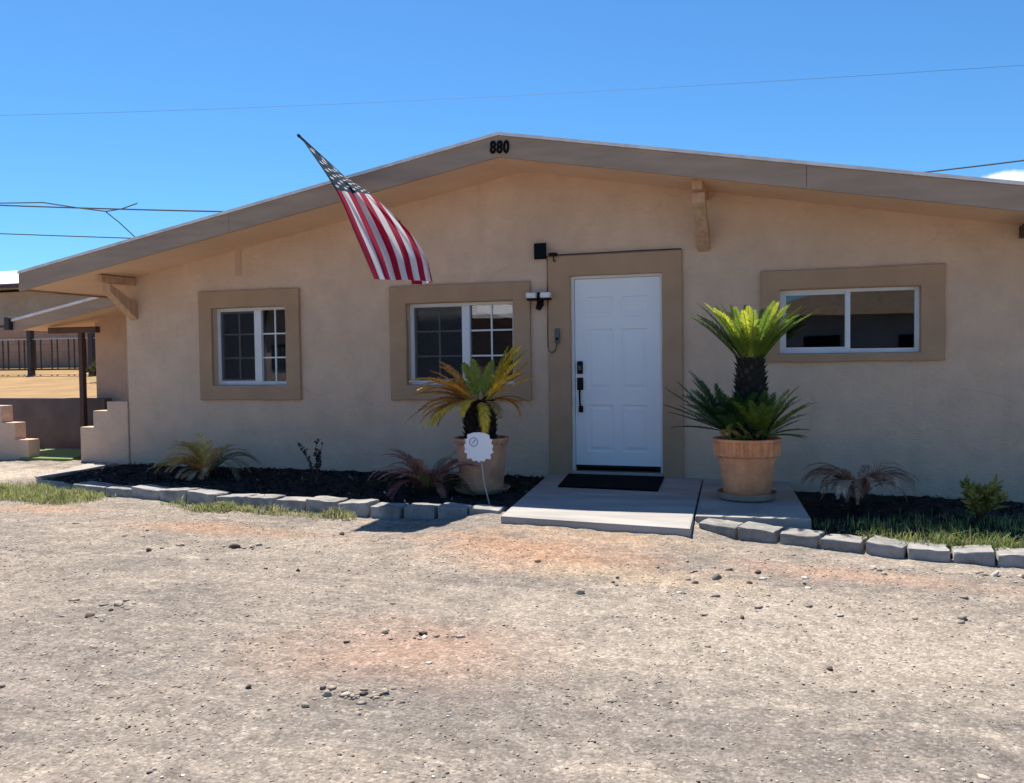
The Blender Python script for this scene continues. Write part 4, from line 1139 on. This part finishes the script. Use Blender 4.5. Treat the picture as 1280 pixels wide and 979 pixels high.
# ------------------------------------------------------------------ across the street (seen in the window panes)
def street_house(x0, x1, y, h, wall, label, gable, roofm='roofwhite'):
    e = empty('street_house', ((x0 + x1) / 2, y, -.3), label, 'house')
    MB().box(x0, x1, y - 7, y, -.4, h).build('wall', M[wall], e)
    m = MB()
    xm = (x0 + x1) / 2
    if gable: m.prism([(x0 - .6, h), (x1 + .6, h), (xm, h + 1.3)], 'y', y - 7.6, y + .7)
    else: m.prism([(y + .7, h), (y + .7, h + .15), (y - 3.5, h + 1.2), (y - 7.6, h + .15), (y - 7.6, h)], 'x', x0 - .5, x1 + .5)
    m.build('roof', M[roofm], e)
    for k in (.25, .65):
        xx = x0 + (x1 - x0) * k; MB().box(xx, xx + 1.3, y + .001, y + .05, .9, 2.0).build('window', M['panelblack'], e)
street_house(-14, -5, -24, 2.9, 'redbrick', 'red brick house with white roof across the street', False)
street_house(-29, -15.5, -25, 3.6, 'retain', 'dark stand-in house added across the street to darken the left window', False)  # added only so the left window mirrors something dark
street_house(.5, 9, -27, 2.8, 'greywall', 'grey gabled house across the street', True, 'saucer')
o = MB().box(3, 16, -20.2, -20, -.4, 1.35).build('garden_wall', M['greywall']); tag(o, 'grey garden wall in front of the gabled house across the street', 'wall')

# ------------------------------------------------------------------ sky, sun, camera
sun_d = Vector((.33, -.365, -1)).normalized()
az = math.atan2(-sun_d.x, -sun_d.y); elv = math.asin(-sun_d.z)
w = bpy.data.worlds.new('World'); scene.world = w; w.use_nodes = True
nt = w.node_tree; bg = nt.nodes['Background']
sky = nt.nodes.new('ShaderNodeTexSky'); sky.sky_type = 'NISHITA'; sky.sun_disc = False
sky.sun_elevation = elv; sky.sun_rotation = az; sky.altitude = 300; sky.air_density = 1.0; sky.dust_density = .2; sky.ozone_density = 3.0
tc = nt.nodes.new('ShaderNodeTexCoord')
mpn = nt.nodes.new('ShaderNodeMapping'); mpn.vector_type = 'TEXTURE'; mpn.inputs['Location'].default_value = (0.1960, 0.9658, 0.1700); mpn.inputs['Scale'].default_value = (.035, .035, .0085)
nt.links.new(tc.outputs['Generated'], mpn.inputs['Vector'])
ln = nt.nodes.new('ShaderNodeVectorMath'); ln.operation = 'LENGTH'; nt.links.new(mpn.outputs[0], ln.inputs[0])
cl_d = math_(nt, 'ADD', ln.outputs['Value'], math_(nt, 'MULTIPLY', math_(nt, 'SUBTRACT', noisef(nt, tc.outputs['Generated'], 45, 6, .6), .5), 1.6))
cl_f = ramp(nt, cl_d, [(.45, (1, 1, 1)), (1.0, (0, 0, 0))]).outputs[0]
SKYC = mixc(nt, 1.0, sky.outputs[0], (.235, .44, .59), 'MULTIPLY')
nt.links.new(mixc(nt, cl_f, SKYC, (4.6, 4.8, 5.0)), bg.inputs[0]); bg.inputs[1].default_value = .15
L = bpy.data.lights.new('sun', 'SUN'); L.energy = 5.0; L.angle = radians(.53); L.color = (1, .91, .80)
lo = bpy.data.objects.new('sun', L); col.objects.link(lo); lo.rotation_euler = sun_d.to_track_quat('-Z', 'Y').to_euler(); lo.location = (-6, 8, 20)

cam = bpy.data.cameras.new('camera'); co = bpy.data.objects.new('camera', cam); col.objects.link(co)
cam.sensor_fit = 'HORIZONTAL'; cam.sensor_width = 36; cam.lens = 1090.98 / 1280 * 36; cam.clip_end = 2000; cam.clip_start = .05
yaw, pit, rol = radians(-17.99), radians(2.095), radians(-.70)
fwd = Vector((sin(yaw) * cos(pit), cos(yaw) * cos(pit), -sin(pit))); rt = Vector((cos(yaw), -sin(yaw), 0)); up = rt.cross(fwd)
r2 = rt * cos(rol) + up * sin(rol); u2 = up * cos(rol) - rt * sin(rol)
mt = Matrix((r2, u2, -fwd)).transposed().to_4x4(); mt.translation = Vector((2.267, -9.037, 1.237)); co.matrix_world = mt
scene.camera = co
scene.view_settings.view_transform = 'Standard'; scene.view_settings.look = 'None'; scene.view_settings.gamma = 1; scene.view_settings.use_curve_mapping = False
scene.view_settings.exposure = .80
scene.cycles.max_bounces = 8; scene.cycles.diffuse_bounces = 5
